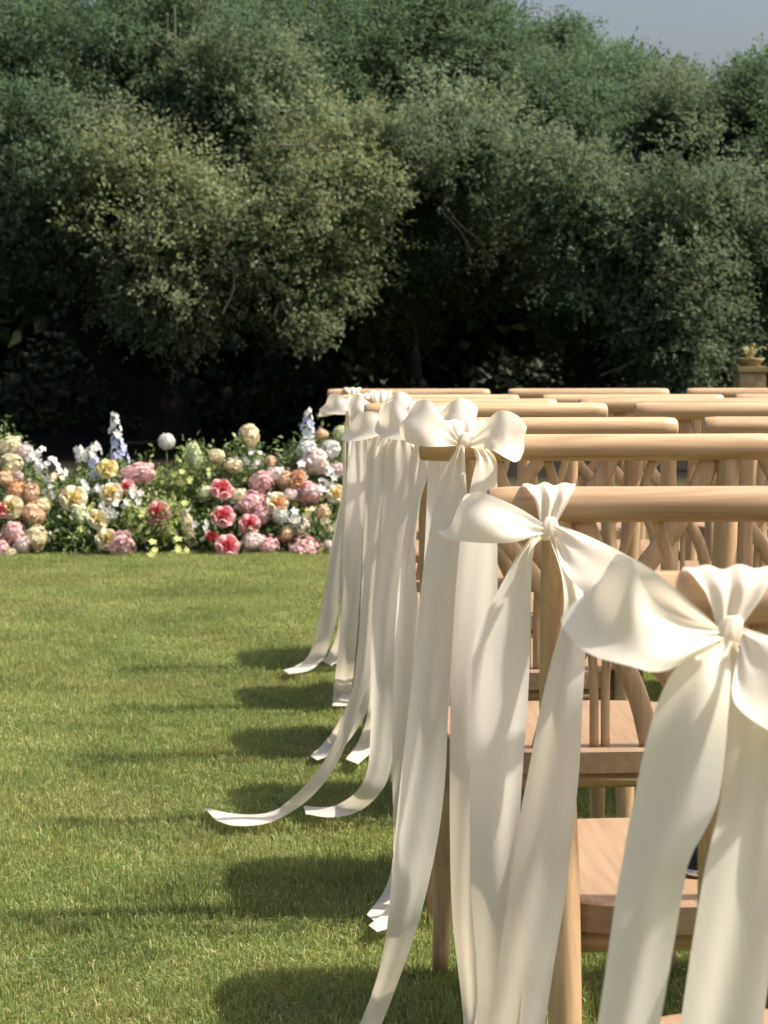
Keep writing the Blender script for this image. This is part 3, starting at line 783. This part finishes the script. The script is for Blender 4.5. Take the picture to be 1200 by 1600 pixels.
def bow(i):
    D = ROWD[i]
    sh = SHAPES[USE[i]]
    kx, ky = KNOT[i]
    Dk = D + RAILY - 0.024
    K = P(kx, ky, Dk)
    s_i = F / Dk
    rr = random.Random(50 + i)
    gz = ground(D)
    foot = Vector((K.x, D, gz))
    root = empty("ribbon_bow", foot)
    tag(root, BOWLAB[i], "ribbon bow", "ribbon bows on the aisle chairs")
    sc = 1.0 if i < 3 else rr.uniform(0.93, 1.08)
    rot = 0.0 if i < 3 else rr.uniform(-.22, .22)
    if i in (4, 7): rot = -0.05
    def loc(pt):
        if i < 3:
            return np.array(P(pt[0], pt[1], K.y - pt[2] - 0.012))
        u, v, w = (pt[0] - sh['k'][0]) / sh['s'] * sc, -(pt[1] - sh['k'][1]) / sh['s'] * sc, pt[2]
        if i in (4, 7) and u < 0: v += u * 0.35
        u, v = u * math.cos(rot) - v * math.sin(rot), u * math.sin(rot) + v * math.cos(rot)
        return np.array((K.x + u, K.y - w - 0.010, K.z + v))
    for side in ("left", "right"):
        A = [loc(q) for q in sh[side][0]]; B = [loc(q) for q in sh[side][1]]
        ph = rr.uniform(0, 6)
        def dep(t, c, L, ph=ph):
            near = max(0.0, 1 - min(t, 1 - t) / 0.22)
            return 0.0028 * near * math.sin(c * 2 * math.pi * 2.2 + ph) + 0.006 * math.sin(math.pi * c) * math.sin(2 * math.pi * t + ph) + 0.0025 * math.sin(6 * c + 9 * t + ph)
        strip("loop", A, B, root, foot, dep, 8, 13)
    # wrap over the rail down to the knot
    rc = Vector((K.x, D + RAILY, gz + RAILZ))
    puff = 0.018 if USE[i] == 3 else 0.001
    A, B = [], []
    wtop = 0.0255 if i else 0.029
    for ph in (-125, -90, -55, -20, 15, 50, 80):
        a = math.radians(ph)
        r_ = RAILR + 0.0025 + puff * max(0, math.cos(a * 0.9)) ** 2
        y_, z_ = rc.y - math.sin(a) * r_, rc.z + math.cos(a) * r_
        w_ = wtop * (0.85 + 0.15 * max(0, math.cos(a * 0.8))) if ph < 40 else wtop * (0.8 if ph < 60 else 0.6)
        A.append(np.array((rc.x - w_ + 0.004, y_, z_))); B.append(np.array((rc.x + w_ + 0.006, y_, z_)))
    A.append(np.array((K.x - .008, K.y + .001, K.z + .006))); B.append(np.array((K.x + .010, K.y + .001, K.z + .006)))
    p0 = rr.uniform(0, 6)
    strip("wrap", A, B, root, foot, lambda t, c, L: 0.0030 * math.sin(c * 2 * math.pi * 2.6 + p0) * (0.3 + 0.7 * t) * math.sin(math.pi * c) ** 0.7, 6, 21)
    # knot: gathered band
    nk, mk = 26, 15
    vv, ff = [], []
    for a_ in range(mk):
        z = (a_ / (mk - 1) - 0.5)
        for k in range(nk):
            an = 2 * math.pi * k / nk
            rad = (0.0092 - 0.020 * z * z) * (1 + 0.13 * math.sin(5 * an + 5 * z + p0) + 0.08 * math.sin(9 * an - 4 * z + 2 * p0))
            vv.append((K.x - foot.x + math.cos(an) * rad * 1.0 + z * 0.006, K.y - foot.y - math.sin(an) * rad * 0.9 + 0.0, K.z - foot.z + z * 0.024))
    for a_ in range(mk - 1):
        for k in range(nk):
            ff.append((a_ * nk + k, a_ * nk + (k + 1) % nk, (a_ + 1) * nk + (k + 1) % nk, (a_ + 1) * nk + k))
    ff.append(tuple(range(nk - 1, -1, -1))); ff.append(tuple((mk - 1) * nk + k for k in range(nk)))
    link("knot", mesh("knot", vv, ff, True, M_RIB), root)
    # tails
    for j, T in enumerate(TAILS[i]):
        A, B = [], []
        n = len(T)
        Dt = Dk - 0.010 - 0.012 * (j if i != 0 else 1 - j)
        f1 = rr.uniform(0, 6)
        for q, row in enumerate(T):
            t = q / (n - 1)
            ends = row if len(row) == 2 else ((row[1], row[0]), (row[2], row[0]))
            for ((x, y), L_, sg) in ((ends[0], A, -1), (ends[1], B, 1)):
                tw = 0.009 * sg * math.sin(2.6 * t * math.pi + f1) * min(1, 6 * t)
                h = P(x, y, Dt + tw - 0.03 * math.sin(t * math.pi))
                lift = 0.029 + 0.005 * j
                g = G(x, y, lift)
                k = max(0.0, (t - 0.72) / 0.28)
                k = k * k * (3 - 2 * k)
                p = h.lerp(g, k) if (i > 1 and abs(g.y - D) < 1.0) else h
                lo = ground(p.y) + lift
                if p.z < lo: p = G(x, y, lift) if g.y > D - 0.9 else Vector((p.x, p.y, lo))
                L_.append(np.array(p))
        def dep(t, c, L, f1=f1):
            top = max(0.0, 1 - t / 0.16)
            e = min(1.0, (1 - t) / 0.12)
            return (0.0035 * top * math.sin(c * 2 * math.pi * 2.3 + f1) + (1 - top) * e * (0.0038 * math.sin(math.pi * c) * math.sin(4.6 * L + f1) + 0.0016 * math.sin(2 * math.pi * c + 7 * L + 2 * f1)
                    + 0.0008 * math.sin(3.3 * math.pi * c + 11 * L + f1)))
        strip("tail", A, B, root, foot, dep, 8, 15)
for i in range(8):
    bow(i)

# ------------------------------------------------------------------ flowers
def petalmat(name, c, tip=None, sss=0.25):
    m, nt, b, out = newmat(name)
    nz = noise(nt, 5, 4, 'Object')
    c2 = tip or tuple(min(1, x * 1.15 + .02) for x in c)
    r = ramp(nt, [(0.36, c), (0.64, c2)])
    nt.links.new(nz.outputs['Fac'], r.inputs[0])
    nt.links.new(r.outputs[0], b.inputs['Base Color'])
    b.inputs['Roughness'].default_value = 0.6
    b.inputs['Specular IOR Level'].default_value = 0.2
    tr = nt.nodes.new("ShaderNodeBsdfTranslucent")
    nt.links.new(r.outputs[0], tr.inputs[0])
    mx = nt.nodes.new("ShaderNodeMixShader"); mx.inputs[0].default_value = sss
    nt.links.new(b.outputs[0], mx.inputs[1]); nt.links.new(tr.outputs[0], mx.inputs[2])
    nt.links.new(mx.outputs[0], out.inputs[0])
    return m
PC = {
 'cream': petalmat("petal_cream", (0.72, 0.62, 0.40), (0.80, 0.74, 0.55)),
 'yellow': petalmat("petal_yellow", (0.78, 0.62, 0.20), (0.80, 0.72, 0.42)),
 'peach': petalmat("petal_peach", (0.76, 0.49, 0.31), (0.82, 0.66, 0.49)),
 'orange': petalmat("petal_orange", (0.78, 0.42, 0.22), (0.82, 0.54, 0.34)),
 'pink': petalmat("petal_pink", (0.70, 0.38, 0.39), (0.80, 0.60, 0.58)),
 'palepink': petalmat("petal_pale_pink", (0.76, 0.60, 0.57), (0.82, 0.74, 0.70)),
 'coral': petalmat("petal_coral", (0.60, 0.085, 0.13), (0.70, 0.16, 0.19)),
 'coraledge': petalmat("petal_coral_edge", (0.74, 0.30, 0.32), (0.82, 0.50, 0.49)),
 'white': petalmat("petal_white", (0.74, 0.75, 0.73), (0.80, 0.80, 0.78)),
 'blue': petalmat("petal_blue", (0.42, 0.46, 0.72), (0.62, 0.66, 0.80)),
 'green': petalmat("petal_green_white", (0.56, 0.62, 0.34), (0.72, 0.75, 0.55)),
 'lime': petalmat("petal_lime", (0.48, 0.54, 0.16), (0.66, 0.68, 0.32)),
 'red': petalmat("petal_red", (0.30, 0.03, 0.035), (0.40, 0.06, 0.05)),
}

def florets(seed, n=95, size=0.40, open_=0.30, lumps=6):
    """A loose lumpy head of four-petalled florets, about unit radius."""
    r = np.random.default_rng(seed)
    V = []
    subs = [(np.zeros(3), 0.72)] + [(ellipsoid_dirs(1, r)[0] * r.uniform(.36, .62), r.uniform(.34, .5)) for _ in range(lumps)]
    for k in range(n):
        c0, r0 = subs[k % len(subs)] if k % 3 else subs[0]
        d = ellipsoid_dirs(1, r)[0]
        c = c0 + d * r0 * r.uniform(0.85, 1.08)
        if any(np.linalg.norm(c - q) < rr * .8 for q, rr in subs): c = c0 + d * r0 * 1.1
        u = np.cross(d, (0.3, 0.2, 0.9)); u /= np.linalg.norm(u); v = np.cross(d, u)
        an = r.random() * 6.28
        for q in range(4):
            b = an + q * math.pi / 2
            e = u * math.cos(b) + v * math.sin(b); s = np.cross(d, e)
            L = size * r.uniform(.40, .66)
            V += [c - d * .02, c + e * L * .6 + s * L * .45 + d * L * open_, c + e * L + d * L * open_ * .4, c + e * L * .6 - s * L * .45 + d * L * open_]
    V = np.array(V)
    return quad_mesh("florets", V, len(V) // 4)

def core_mesh():
    bm = bmesh.new(); bmesh.ops.create_icosphere(bm, subdivisions=2, radius=0.6)
    me = bpy.data.meshes.new("core"); bm.to_mesh(me); bm.free(); return me
FLOR = [florets(s, 120) for s in range(5)]
FLOR_BALL = florets(77, 300, 0.24, .3, 0)
FLOR_FINE = [florets(s + 10, 220, 0.30, .3, 8) for s in range(4)]
CORE = core_mesh()
M_CORE = plain("head_core", (0.35, 0.32, 0.2), 0.9)

def petal(w, h, cup, curl):
    nu, nv = 5, 5
    V = []
    for j in range(nv):
        t = j / (nv - 1)
        ww = w * (0.35 + 0.65 * math.sin(math.pi * (0.12 + 0.62 * t))) * (1.0 if t < .8 else 1 - .45 * (t - .8) / .2)
        for i in range(nu):
            s = i / (nu - 1) * 2 - 1
            V.append((s * ww, -cup * (s * s) * ww - curl * t * t * 0.5 * h + 0.0, t * h - 0.10 * h * s * s * t))
    Fc = [(j * nu + i, j * nu + i + 1, (j + 1) * nu + i + 1, (j + 1) * nu + i) for j in range(nv - 1) for i in range(nu - 1)]
    return mesh("petal", V, Fc, True)
PETALS = [petal(.62, 1.0, .55, .75), petal(.52, .92, .7, .25), petal(.40, .80, .9, -.05), petal(.30, .62, 1.0, -.15)]
for me in PETALS: me.materials.append(PC['cream'])

def stem(root, L, bend=0.0, r=0.004):
    vv, ff = tube([(bend, 0.01, -L, r, r), (bend * .5, .004, -L * .5, r, r), (0, 0, 0.0, r * .9, r * .9)], 6, 3)
    link("stem", mesh("stem", vv, ff), root, M_STEM)

def facing(px, py):
    """rotation that points a bloom's axis (local z) towards the open side it faces: outwards and up."""
    ax = Vector((random.uniform(-.45, .45), -1.0, random.uniform(.25, .9))).normalized()
    return ax.to_track_quat('Z', 'X').to_euler()

def rose(px, py, d, cin, cout, label, group, D, cat="rose"):
    R = d / 2 / (F / D)
    c = P(px, py, D)
    root = empty("rose", c)
    q = facing(px, py).to_quaternion()
    for ring_, (n, tilt, rad, pm, mt) in enumerate(((6, 62, .10, 0, cout), (5, 40, .10, 1, cout), (5, 20, .08, 2, cin), (3, 6, .04, 3, cin))):
        for k in range(n):
            a = 2 * math.pi * (k + .5 * (ring_ % 2) + random.uniform(-.08, .08)) / n + ring_ * .4
            m = Matrix.Rotation(a, 4, 'Z') @ Matrix.Translation((0, -rad * 1.2, 0)) @ Matrix.Rotation(math.radians(tilt + random.uniform(-6, 6)), 4, 'X')
            o = link("petal", PETALS[pm], root, PC[mt])
            M = Matrix.LocRotScale(-(q @ Vector((0, 0, R * .45))), q, Vector((R * 1.02,) * 3)) @ m
            o.matrix_local = M
    Ls = max(0.06, c.z - ground(D) - 0.0)
    stem_mesh_down(root, c, R, Ls)
    return tag(root, label, cat, group)

def stem_mesh_down(root, c, R, L, r=0.003):
    vv, ff = tube([(random.uniform(-.02, .02), .05, -L, r, r), (0, .045, -L * .5, r, r), (0, .02, 0, r, r)], 5, 2)
    link("stem", mesh("stem", vv, ff), root, M_STEM)

def head(px, py, w, h, col, label, group, D, name="hydrangea", fine=False, cat="hydrangea"):
    s = F / D
    c = P(px, py, D)
    root = empty(name, c)
    me = FLOR_BALL if name == 'allium' else random.choice(FLOR_FINE if fine else FLOR)
    o = link("florets", me, root, PC[col])
    kk = 1.22; o.scale = (kk * w / 2 / s, kk * min(w, h) / 2 / s, kk * h / 2 / s); o.rotation_euler = (0, random.uniform(-.3, .3), random.uniform(0, .5))
    tag(o, kind="stuff")
    k = link("core", CORE, root, PC[col]); k.scale = o.scale
    stem_mesh_down(root, c, w / 2 / s, max(.05, c.z - ground(D)))
    return tag(root, label, cat, group)

STAR = None
def star_mesh():
    V, Fc = [], []
    for q in range(5):
        a = q * 2 * math.pi / 5
        e = Vector((math.cos(a), math.sin(a), 0)); s = Vector((-math.sin(a), math.cos(a), 0))
        o = len(V)
        V += [(0, 0, 0), tuple(e * .55 + s * .34 + Vector((0, 0, .22))), tuple(e * 1.0 + Vector((0, 0, .12))), tuple(e * .55 - s * .34 + Vector((0, 0, .22)))]
        Fc.append((o, o + 1, o + 2, o + 3))
    me = mesh("floret", V, Fc, False); me.materials.append(PC['white']); return me
STAR = star_mesh()

def spike(p0, p1, n, fr, cols, label, group, D, name="delphinium", cat="delphinium", wid=8):
    """flower spike from pixel p0 (low) to p1 (tip)."""
    s = F / D
    a, b = P(*p0, D), P(*p1, D)
    root = empty(name, a)
    vv, ff = tube([(0, .02, -(a.z - ground(D)), .004, .004), (0, 0, 0, .004, .004), (*(b - a), .002, .002)], 6, 3)
    link("stem", mesh("stem", vv, ff), root, M_STEM)
    for k in range(n):
        t = (k + .5) / n
        an = k * 2.4
        R = wid / s * (1.25 - .7 * t) * random.uniform(.6, 1.25)
        out = Vector((math.cos(an), -abs(math.sin(an)) * .9 - .1, .25))
        o = link("floret", STAR, root, PC[cols[min(len(cols) - 1, int(t * len(cols)))]])
        o.location = (b - a) * t + out * R
        o.rotation_euler = out.to_track_quat('Z', 'X').to_euler()
        f_ = fr / s * (1.1 - .5 * t) * random.uniform(.85, 1.15)
        o.scale = (f_, f_, f_)
    return tag(root, label, cat, group)

def spray(px, py, spread, n, col, fr, label, group, D, name, cat):
    s = F / D
    c = P(px, py, D)
    root = empty(name, c)
    stem_mesh_down(root, c, .02, max(.05, c.z - ground(D)))
    for k in range(n):
        d = Vector((random.gauss(0, .55), random.gauss(-.3, .4), random.gauss(0, .5)))
        o = link("floret", STAR, root, PC[col])
        o.location = d * (spread / s)
        o.rotation_euler = (Vector((d.x, -1, d.z + .4))).to_track_quat('Z', 'X').to_euler()
        f_ = fr / s * random.uniform(.8, 1.2); o.scale = (f_, f_, f_)
    return tag(root, label, cat, group)

def FD(y, extra=0.0):
    return 9.93 + (872 - y) / 200 * 0.42 + extra

HG, RG, SG, WG = "hydrangea heads in the flower bank", "roses in the flower bank", "flower spikes in the flower bank", "small sprays in the flower bank"
HEADS = [
 (14, 700, 44, 36, 'cream', "cream hydrangea head topping the flower bank beside the white spray"),
 (18, 724, 40, 30, 'cream', "cream and pale hydrangea head just under the cream hydrangea topping the bank"),
 (28, 744, 18, 16, 'palepink', "small pale pink bloom above the orange-peach bloom"),
 (27, 768, 32, 28, 'orange', "orange-peach bloom above the cream rose with red edge"),
 (48, 772, 30, 34, 'peach', "peach hydrangea head right beside the orange-peach bloom"),
 (52, 802, 40, 38, 'peach', "peach hydrangea head above the yellow-cream hydrangea"),
 (20, 832, 42, 38, 'pink', "pink hydrangea head low in the bank beside the yellow-cream hydrangea"),
 (2, 858, 26, 28, 'pink', "small pink hydrangea head at the lawn beneath a pink hydrangea"),
 (56, 840, 36, 42, 'cream', "yellow-cream drooping hydrangea head beside the low pink hydrangea"),
 (16, 866, 24, 18, 'cream', "tiny cream bloom lying at the lawn edge"),
 (103, 780, 22, 26, 'palepink', "pale pink bloom tucked behind a cream-yellow rose"),
 (124, 805, 31, 29, 'green', "greenish-white round hydrangea head below a cream-yellow rose"),
 (214, 741, 62, 36, 'pink', "wide pink hydrangea head below the tall blue-white delphinium"),
 (187, 853, 50, 46, 'pink', "salmon pink hydrangea head on the lawn beside a cream rose"),
 (303, 712, 25, 40, 'green', "pale green cone-shaped hydrangea standing above the fresh green leaves"),
 (338, 714, 28, 26, 'cream', "cream-peach bloom beside the pale green cone hydrangea"),
 (389, 681, 36, 36, 'cream', "cream-white stock flower standing high on a stem behind the coral roses"),
 (363, 727, 30, 24, 'cream', "cream flat-topped bloom between the cream-peach bloom and the tall stock"),
 (423, 720, 18, 16, 'peach', "small peach bud head beside small white buds"),
 (408, 755, 44, 38, 'pink', "pink hydrangea head above the mauve-pink hydrangea"),
 (430, 743, 32, 30, 'palepink', "pale pink hydrangea head beside the small orange ranunculus"),
 (446, 751, 28, 30, 'peach', "peach-cream bloom under the orange ranunculus"),
 (482, 772, 40, 40, 'pink', "round pink dahlia-like head under the white stock mass"),
 (394, 786, 46, 42, 'pink', "mauve-pink hydrangea head between the coral roses"),
 (409, 805, 34, 30, 'pink', "pink hydrangea head above the coral rose near the low mauve blooms"),
 (396, 848, 38, 34, 'palepink', "mauve pale-pink hydrangea head at the lawn next to the lowest coral rose"),
 (420, 855, 36, 30, 'pink', "dusky pink hydrangea head on the lawn between pale-pink heads"),
 (468, 825, 36, 32, 'palepink', "peach-pink head resting on the largest low pink head"),
 (476, 857, 52, 42, 'pink', "largest low salmon-pink hydrangea head on the lawn by the hanging ribbons"),
 (447, 836, 24, 26, 'peach', "peach bloom squeezed beside the peach-pink head"),
 (492, 720, 50, 44, 'palepink', "white-pink stock mass below the white delphinium"),
 (480, 705, 34, 32, 'white', "white stock head below the white delphinium spike"),
 (503, 679, 20, 18, 'peach', "small peach bloom beside the white delphinium spike"),
 (517, 702, 32, 28, 'white', "bluish white bloom next to the ribbon tails"),
 (526, 735, 24, 22, 'palepink', "pale bloom half hidden behind the ribbon tails"),
 (503, 800, 24, 26, 'peach', "peach bloom under the yellow-eyed daisy"),
 (513, 852, 16, 18, 'palepink', "tiny white-pink bloom at the lawn beside the ribbon tail"),
 (38, 708, 30, 26, 'palepink', "pale pink head between the topmost cream hydrangea and the white spray"),
 (8, 748, 30, 28, 'peach', "light peach head just above the orange-peach bloom"),
 (66, 790, 26, 26, 'cream', "cream head at the outer side of the peach hydrangeas"),
 (36, 852, 30, 28, 'palepink', "pale pink head at the lawn between the pink and yellow-cream hydrangeas"),
 (132, 765, 18, 16, 'white', "small white head beside the cream rose above the greenish-white head"),
 (438, 808, 26, 24, 'white', "white head below the cream rose with orange heart"),
 (372, 775, 28, 26, 'cream', "cream head between the two upper coral-pink roses"),
 (455, 775, 26, 24, 'palepink', "pale pink head beside the round pink dahlia-like head"),
 (320, 770, 24, 26, 'green', "pale green head below the pale green cone hydrangea"),
 (262, 832, 26, 24, 'lime', "lime-yellow head above the yellow-green spray on the lawn"),
 (293, 826, 22, 60, 'cream', "upright cream-peach snapdragon column beside the coral rose"),
]
for (x, y, w, h, col, lab) in HEADS:
    head(x, y, w, h, col, lab, HG, FD(y), fine=(w > 40))
for (x, y, w, lab) in ((260, 690, 28, "white round allium ball alone on a tall bare stem"), (532, 677, 26, "greenish-white allium ball beside the ribbon loops")):
    head(x, y, w, w, 'green' if x > 400 else 'white', lab, "allium balls", FD(y), "allium", True, "allium")
ROSES = [
 (15, 791, 30, 'yellow', 'cream', "cream rose with yellow heart beside the peach hydrangeas"),
 (2, 795, 22, 'coral', 'coraledge', "red-pink rose tucked against a cream rose with yellow heart"),
 (114, 776, 34, 'yellow', 'cream', "cream rose with yellow heart above the greenish-white round hydrangea"),
 (154, 808, 28, 'yellow', 'cream', "pale cream rose beside the greenish-white round hydrangea"),
 (166, 729, 27, 'yellow', 'yellow', "yellow rose high beside the lavender delphinium"),
 (171, 768, 31, 'yellow', 'cream', "cream-yellow rose below the high yellow rose"),
 (196, 759, 20, 'coral', 'coraledge', "small coral rose under the wide pink hydrangea"),
 (245, 799, 33, 'coral', 'coraledge', "coral-red rose alone amid green leaves"),
 (166, 841, 28, 'yellow', 'cream', "cream-yellow rose touching the low salmon pink hydrangea"),
 (348, 760, 30, 'coral', 'coraledge', "uppermost coral-pink rose beneath the cream blooms"),
 (348, 803, 31, 'coral', 'coraledge', "coral-pink rose halfway down the bank, round and open"),
 (390, 817, 27, 'coral', 'coraledge', "coral rose under the mauve-pink hydrangea"),
 (357, 851, 31, 'coral', 'coraledge', "coral-pink rose lowest on the lawn edge"),
 (332, 836, 16, 'red', 'red', "small dark red bud in shade between coral roses"),
 (464, 747, 25, 'orange', 'orange', "small orange ranunculus beside the pale pink hydrangea"),
 (437, 786, 30, 'orange', 'cream', "cream rose with orange heart between the pink heads"),
 (527, 770, 24, 'yellow', 'cream', "yellow-eyed cream bloom beside the ribbon tails"),
]
for (x, y, d, ci_, co_, lab) in ROSES:
    rose(x, y, d * 1.08, ci_, co_, lab, RG, FD(y, -0.05))
spike((186, 722), (177, 646), 20, 8.5, ['blue', 'blue', 'white', 'white'], "tall delphinium spike shading from lavender blue to white tip", SG, FD(690), wid=9)
spike((157, 750), (138, 700), 14, 8.5, ['blue', 'blue', 'white'], "short lavender delphinium leaning beside the yellow roses", SG, FD(715), wid=9)
spike((132, 722), (121, 700), 9, 9.5, ['white'], "short white delphinium tip beside the leaning lavender one", SG, FD(705), wid=8)
spike((482, 705), (481, 640), 17, 9, ['white', 'white', 'blue', 'white'], "white delphinium spike rising above the white stock mass", SG, FD(670), wid=9)
spike((150, 706), (146, 694), 6, 9, ['white'], "tiny white delphinium tip between the leaning lavender and the tall spike", SG, FD(700), wid=7)
SPR = [
 (54, 716, 18, 9, 'white', 7, "white freesia-like spray next to the cream hydrangeas"),
 (72, 734, 18, 10, 'white', 7, "white starry spray reaching out beside the dark gap"),
 (174, 799, 17, 9, 'white', 7, "white starry spray between the cream rose and green leaves"),
 (198, 783, 15, 7, 'white', 7, "white starry spray under the small coral rose"),
 (214, 770, 12, 6, 'palepink', 6, "pale pink tiny spray at the foot of the wide pink hydrangea"),
 (231, 866, 20, 10, 'lime', 7, "yellow-green snapdragon spray lying on the lawn"),
 (273, 862, 16, 8, 'lime', 7, "yellow-green spray beside the cream-peach snapdragon column"),
 (284, 800, 18, 8, 'lime', 6, "lime-green floret spray above the cream-peach snapdragon column"),
 (220, 818, 20, 9, 'lime', 6, "lime-green floret spray below the lone coral-red rose"),
 (310, 820, 14, 6, 'white', 6, "small white spray beside the cream-peach snapdragon column"),
 (396, 718, 18, 7, 'white', 6, "small white buds below the tall cream stock"),
 (452, 801, 18, 9, 'white', 8, "white lily-like spray beside the cream rose with orange heart"),
 (497, 765, 16, 8, 'white', 7, "white starry spray beside the round pink dahlia-like head"),
 (518, 745, 16, 8, 'white', 6, "white starry spray behind the ribbon tails"),
 (470, 735, 14, 7, 'white', 7, "white starry spray above the round pink dahlia-like head"),
 (515, 815, 14, 6, 'cream', 7, "cream spray beneath the peach bloom by the ribbons"),
 (282, 745, 14, 7, 'lime', 6, "lime spray below the pale green cone hydrangea"),
]
for (x, y, sp, n, col, fr, lab) in SPR:
    spray(x, y, sp, n, col, fr, lab, WG, FD(y, -0.04), "flower_spray", "flower spray")

_names = [(x, y, l) for (x, y, *_r, l) in HEADS + ROSES]
import re
_seen = set()
def tiny_label(word, x, y):
    for (_, _, l) in sorted(_names, key=lambda q: (q[0] - x) ** 2 + (q[1] - y) ** 2):
        short = re.split(r" (?:beside|above|below|under|next|behind|topping|between|low|lying|just|amid|touching|on|at|in|right|tucked|standing|halfway|alone|beneath|resting|squeezed|half|high|lowest) ?", l)[0]
        lab = "tiny %s filler florets beside the %s" % (word, short)
        if lab not in _seen and len(lab.split()) <= 16:
            _seen.add(lab)
            return lab
for k in range(22):                                     # small pale florets scattered through the bank
    x = random.uniform(5, 520); y = random.uniform(745, 862)
    col, word = random.choice((('lime', 'lime'), ('cream', 'cream'), ('white', 'white')))
    spray(x, y, random.uniform(10, 16), random.randint(4, 7), col, random.uniform(4.5, 6.5), tiny_label(word, x, y), "tiny filler florets", FD(y, 0.02), "filler_floret", "filler florets")

# leafy filler
def filler(px, top, w, D, kind, seed, label, n=1500, L=0.034, Wd=0.015):
    r = np.random.default_rng(seed)
    s = F / D
    c = P(px, 860, D); c.z = ground(D)
    H = P(px, top, D).z - c.z
    root = empty("leafy_filler", c)
    k = n // 6
    x = r.normal(0, .42, k) * w / s / 1.0
    x = np.clip(x, -w / s, w / s)
    zz = r.random(k) ** 0.85 * H * np.clip(1.05 - (np.abs(x) / (w / s)) ** 2 * .6, .2, 1)
    y = r.uniform(-.10, .22, k)
    B = np.stack([x, y, np.maximum(zz, .01)], 1)
    d = np.stack([x / (w / s) * .8 + r.normal(0, .4, k), r.normal(-.3, .4, k), 0.35 + r.normal(0, .4, k)], 1)
    d /= np.linalg.norm(d, axis=1)[:, None]
    V = leaves_at(B, d, 6, L, Wd, r, 0.09)
    V[:, 2] = np.maximum(V[:, 2], 0.004)
    lf = link("leaves", quad_mesh("leaves", V, len(V) // 4, np.clip(r.normal(.5, .25, len(V) // 4), 0, 1), M_FILL[kind]), root)
    tag(lf, kind="stuff")
    vv, ff = [], []
    for q in range(7):
        a = B[q * 3]
        v2, f2 = tube([(a[0] * .3, .06, 0, .003, .003), (a[0] * .7, a[1] * .5, a[2] * .6, .0025, .0025), (a[0], a[1], a[2], .0015, .0015)], 5, 2)
        o = len(vv); vv += v2; ff += [tuple(i + o for i in f) for f in f2]
    tag(link("stems", mesh("stems", vv, ff), root, M_STEM), kind="stuff")
    return tag(root, label, "foliage", "leafy filler in the flower bank")
FILL = [(-60, 705, 60, 0, 10.36, 2200, "ending the bank behind the small low pink head"), (5, 690, 42, 0, 10.46, 2000, "under the topmost cream hydrangea"), (44, 742, 26, 0, 10.4, 1200, "carrying the white freesia-like spray"),
 (118, 758, 27, 0, 10.36, 1400, "behind the cream rose above the greenish-white head"), (150, 742, 36, 0, 10.46, 1700, "around the short leaning lavender delphinium"), (198, 735, 38, 0, 10.4, 1700, "behind the wide pink hydrangea"),
 (243, 752, 34, 1, 10.36, 1700, "above the lone coral-red rose"), (276, 748, 34, 1, 10.46, 1500, "between the allium stem and the pale green cone"), (306, 722, 36, 1, 10.4, 1700, "around the pale green cone hydrangea"),
 (345, 728, 36, 0, 10.36, 1500, "behind the uppermost coral-pink rose"), (386, 705, 36, 0, 10.46, 1700, "under the tall cream-white stock"), (428, 728, 36, 0, 10.4, 1500, "behind the pale pink hydrangea and ranunculus"),
 (468, 708, 40, 0, 10.36, 1700, "under the white stock mass"), (508, 692, 38, 0, 10.46, 1900, "behind the ribbon tails of the nearest bow"), (548, 720, 45, 0, 10.4, 1800, "hidden behind the hanging ribbons"), (592, 742, 45, 0, 10.36, 1500, "beyond the ribbons under the chair rails"),
 (84, 822, 28, 0, 10.12, 850, "low in the gap beside the yellow-cream drooping hydrangea"), (222, 792, 28, 1, 10.1, 700, "low beside the white starry spray"), (266, 790, 28, 1, 10.12, 800, "low beside the cream-peach snapdragon column"), (214, 838, 26, 0, 10.1, 700, "at the lawn edge beside the salmon pink hydrangea"),
 (320, 805, 24, 0, 10.12, 700, "between the cream-peach column and coral roses"), (128, 832, 36, 0, 10.1, 1000, "at the lawn edge below the greenish-white round hydrangea"), (450, 818, 26, 0, 10.12, 700, "between the peach bloom and white lily-like spray"),
 (502, 822, 28, 0, 10.1, 800, "at the lawn edge beside the ribbon tail"), (362, 828, 24, 0, 10.12, 700, "around the lowest coral-pink rose")]
for k, (px, top, w, kind, D, n, where) in enumerate(FILL):
    filler(px, top, w, D, kind, 300 + k, ("fresh yellow-green" if kind else "dark green") + " leafy filler " + where, n)
# wispy sprigs rising above the bank
def sprig(px, y0, y1, lean, label):
    D = 10.3
    a, b = P(px, y0, D), P(px + lean, y1, D)
    root = empty("leafy_sprig", a)
    d = b - a
    vv, ff = tube([(0, 0, -(a.z - ground(D)), .003, .003), (d.x * .35, 0, d.z * .55, .0022, .0022), (d.x, 0, d.z, .001, .001)], 5, 4)
    link("stem", mesh("stem", vv, ff), root, M_STEM)
    r = np.random.default_rng(int(px) + 900)
    t = r.random(16)
    B = np.stack([d.x * t ** 1.4, r.normal(0, .008, 16), d.z * t], 1)
    V = leaves_at(B, ellipsoid_dirs(16, r), 1, .03, .013, r, .01)
    tag(link("leaves", quad_mesh("leaves", V, 16, r.random(16), M_FILL[int(px) % 2]), root), kind="stuff")
    tag(root, label, "sprig", "sprigs above the flower bank")
sprig(6, 700, 656, 6, "thin dark sprig rising above the topmost cream hydrangea")
sprig(96, 790, 742, 14, "thin sprig leaning in the dark gap beside the white starry spray")
sprig(226, 735, 706, 4, "short leafy sprig above the wide pink hydrangea")
sprig(322, 720, 684, -8, "leafy sprig between the pale green cone and cream-peach bloom")
sprig(371, 715, 690, -7, "leafy sprig leaning beside the tall cream-white stock")
sprig(452, 720, 688, 8, "leafy sprig beside the white stock head")
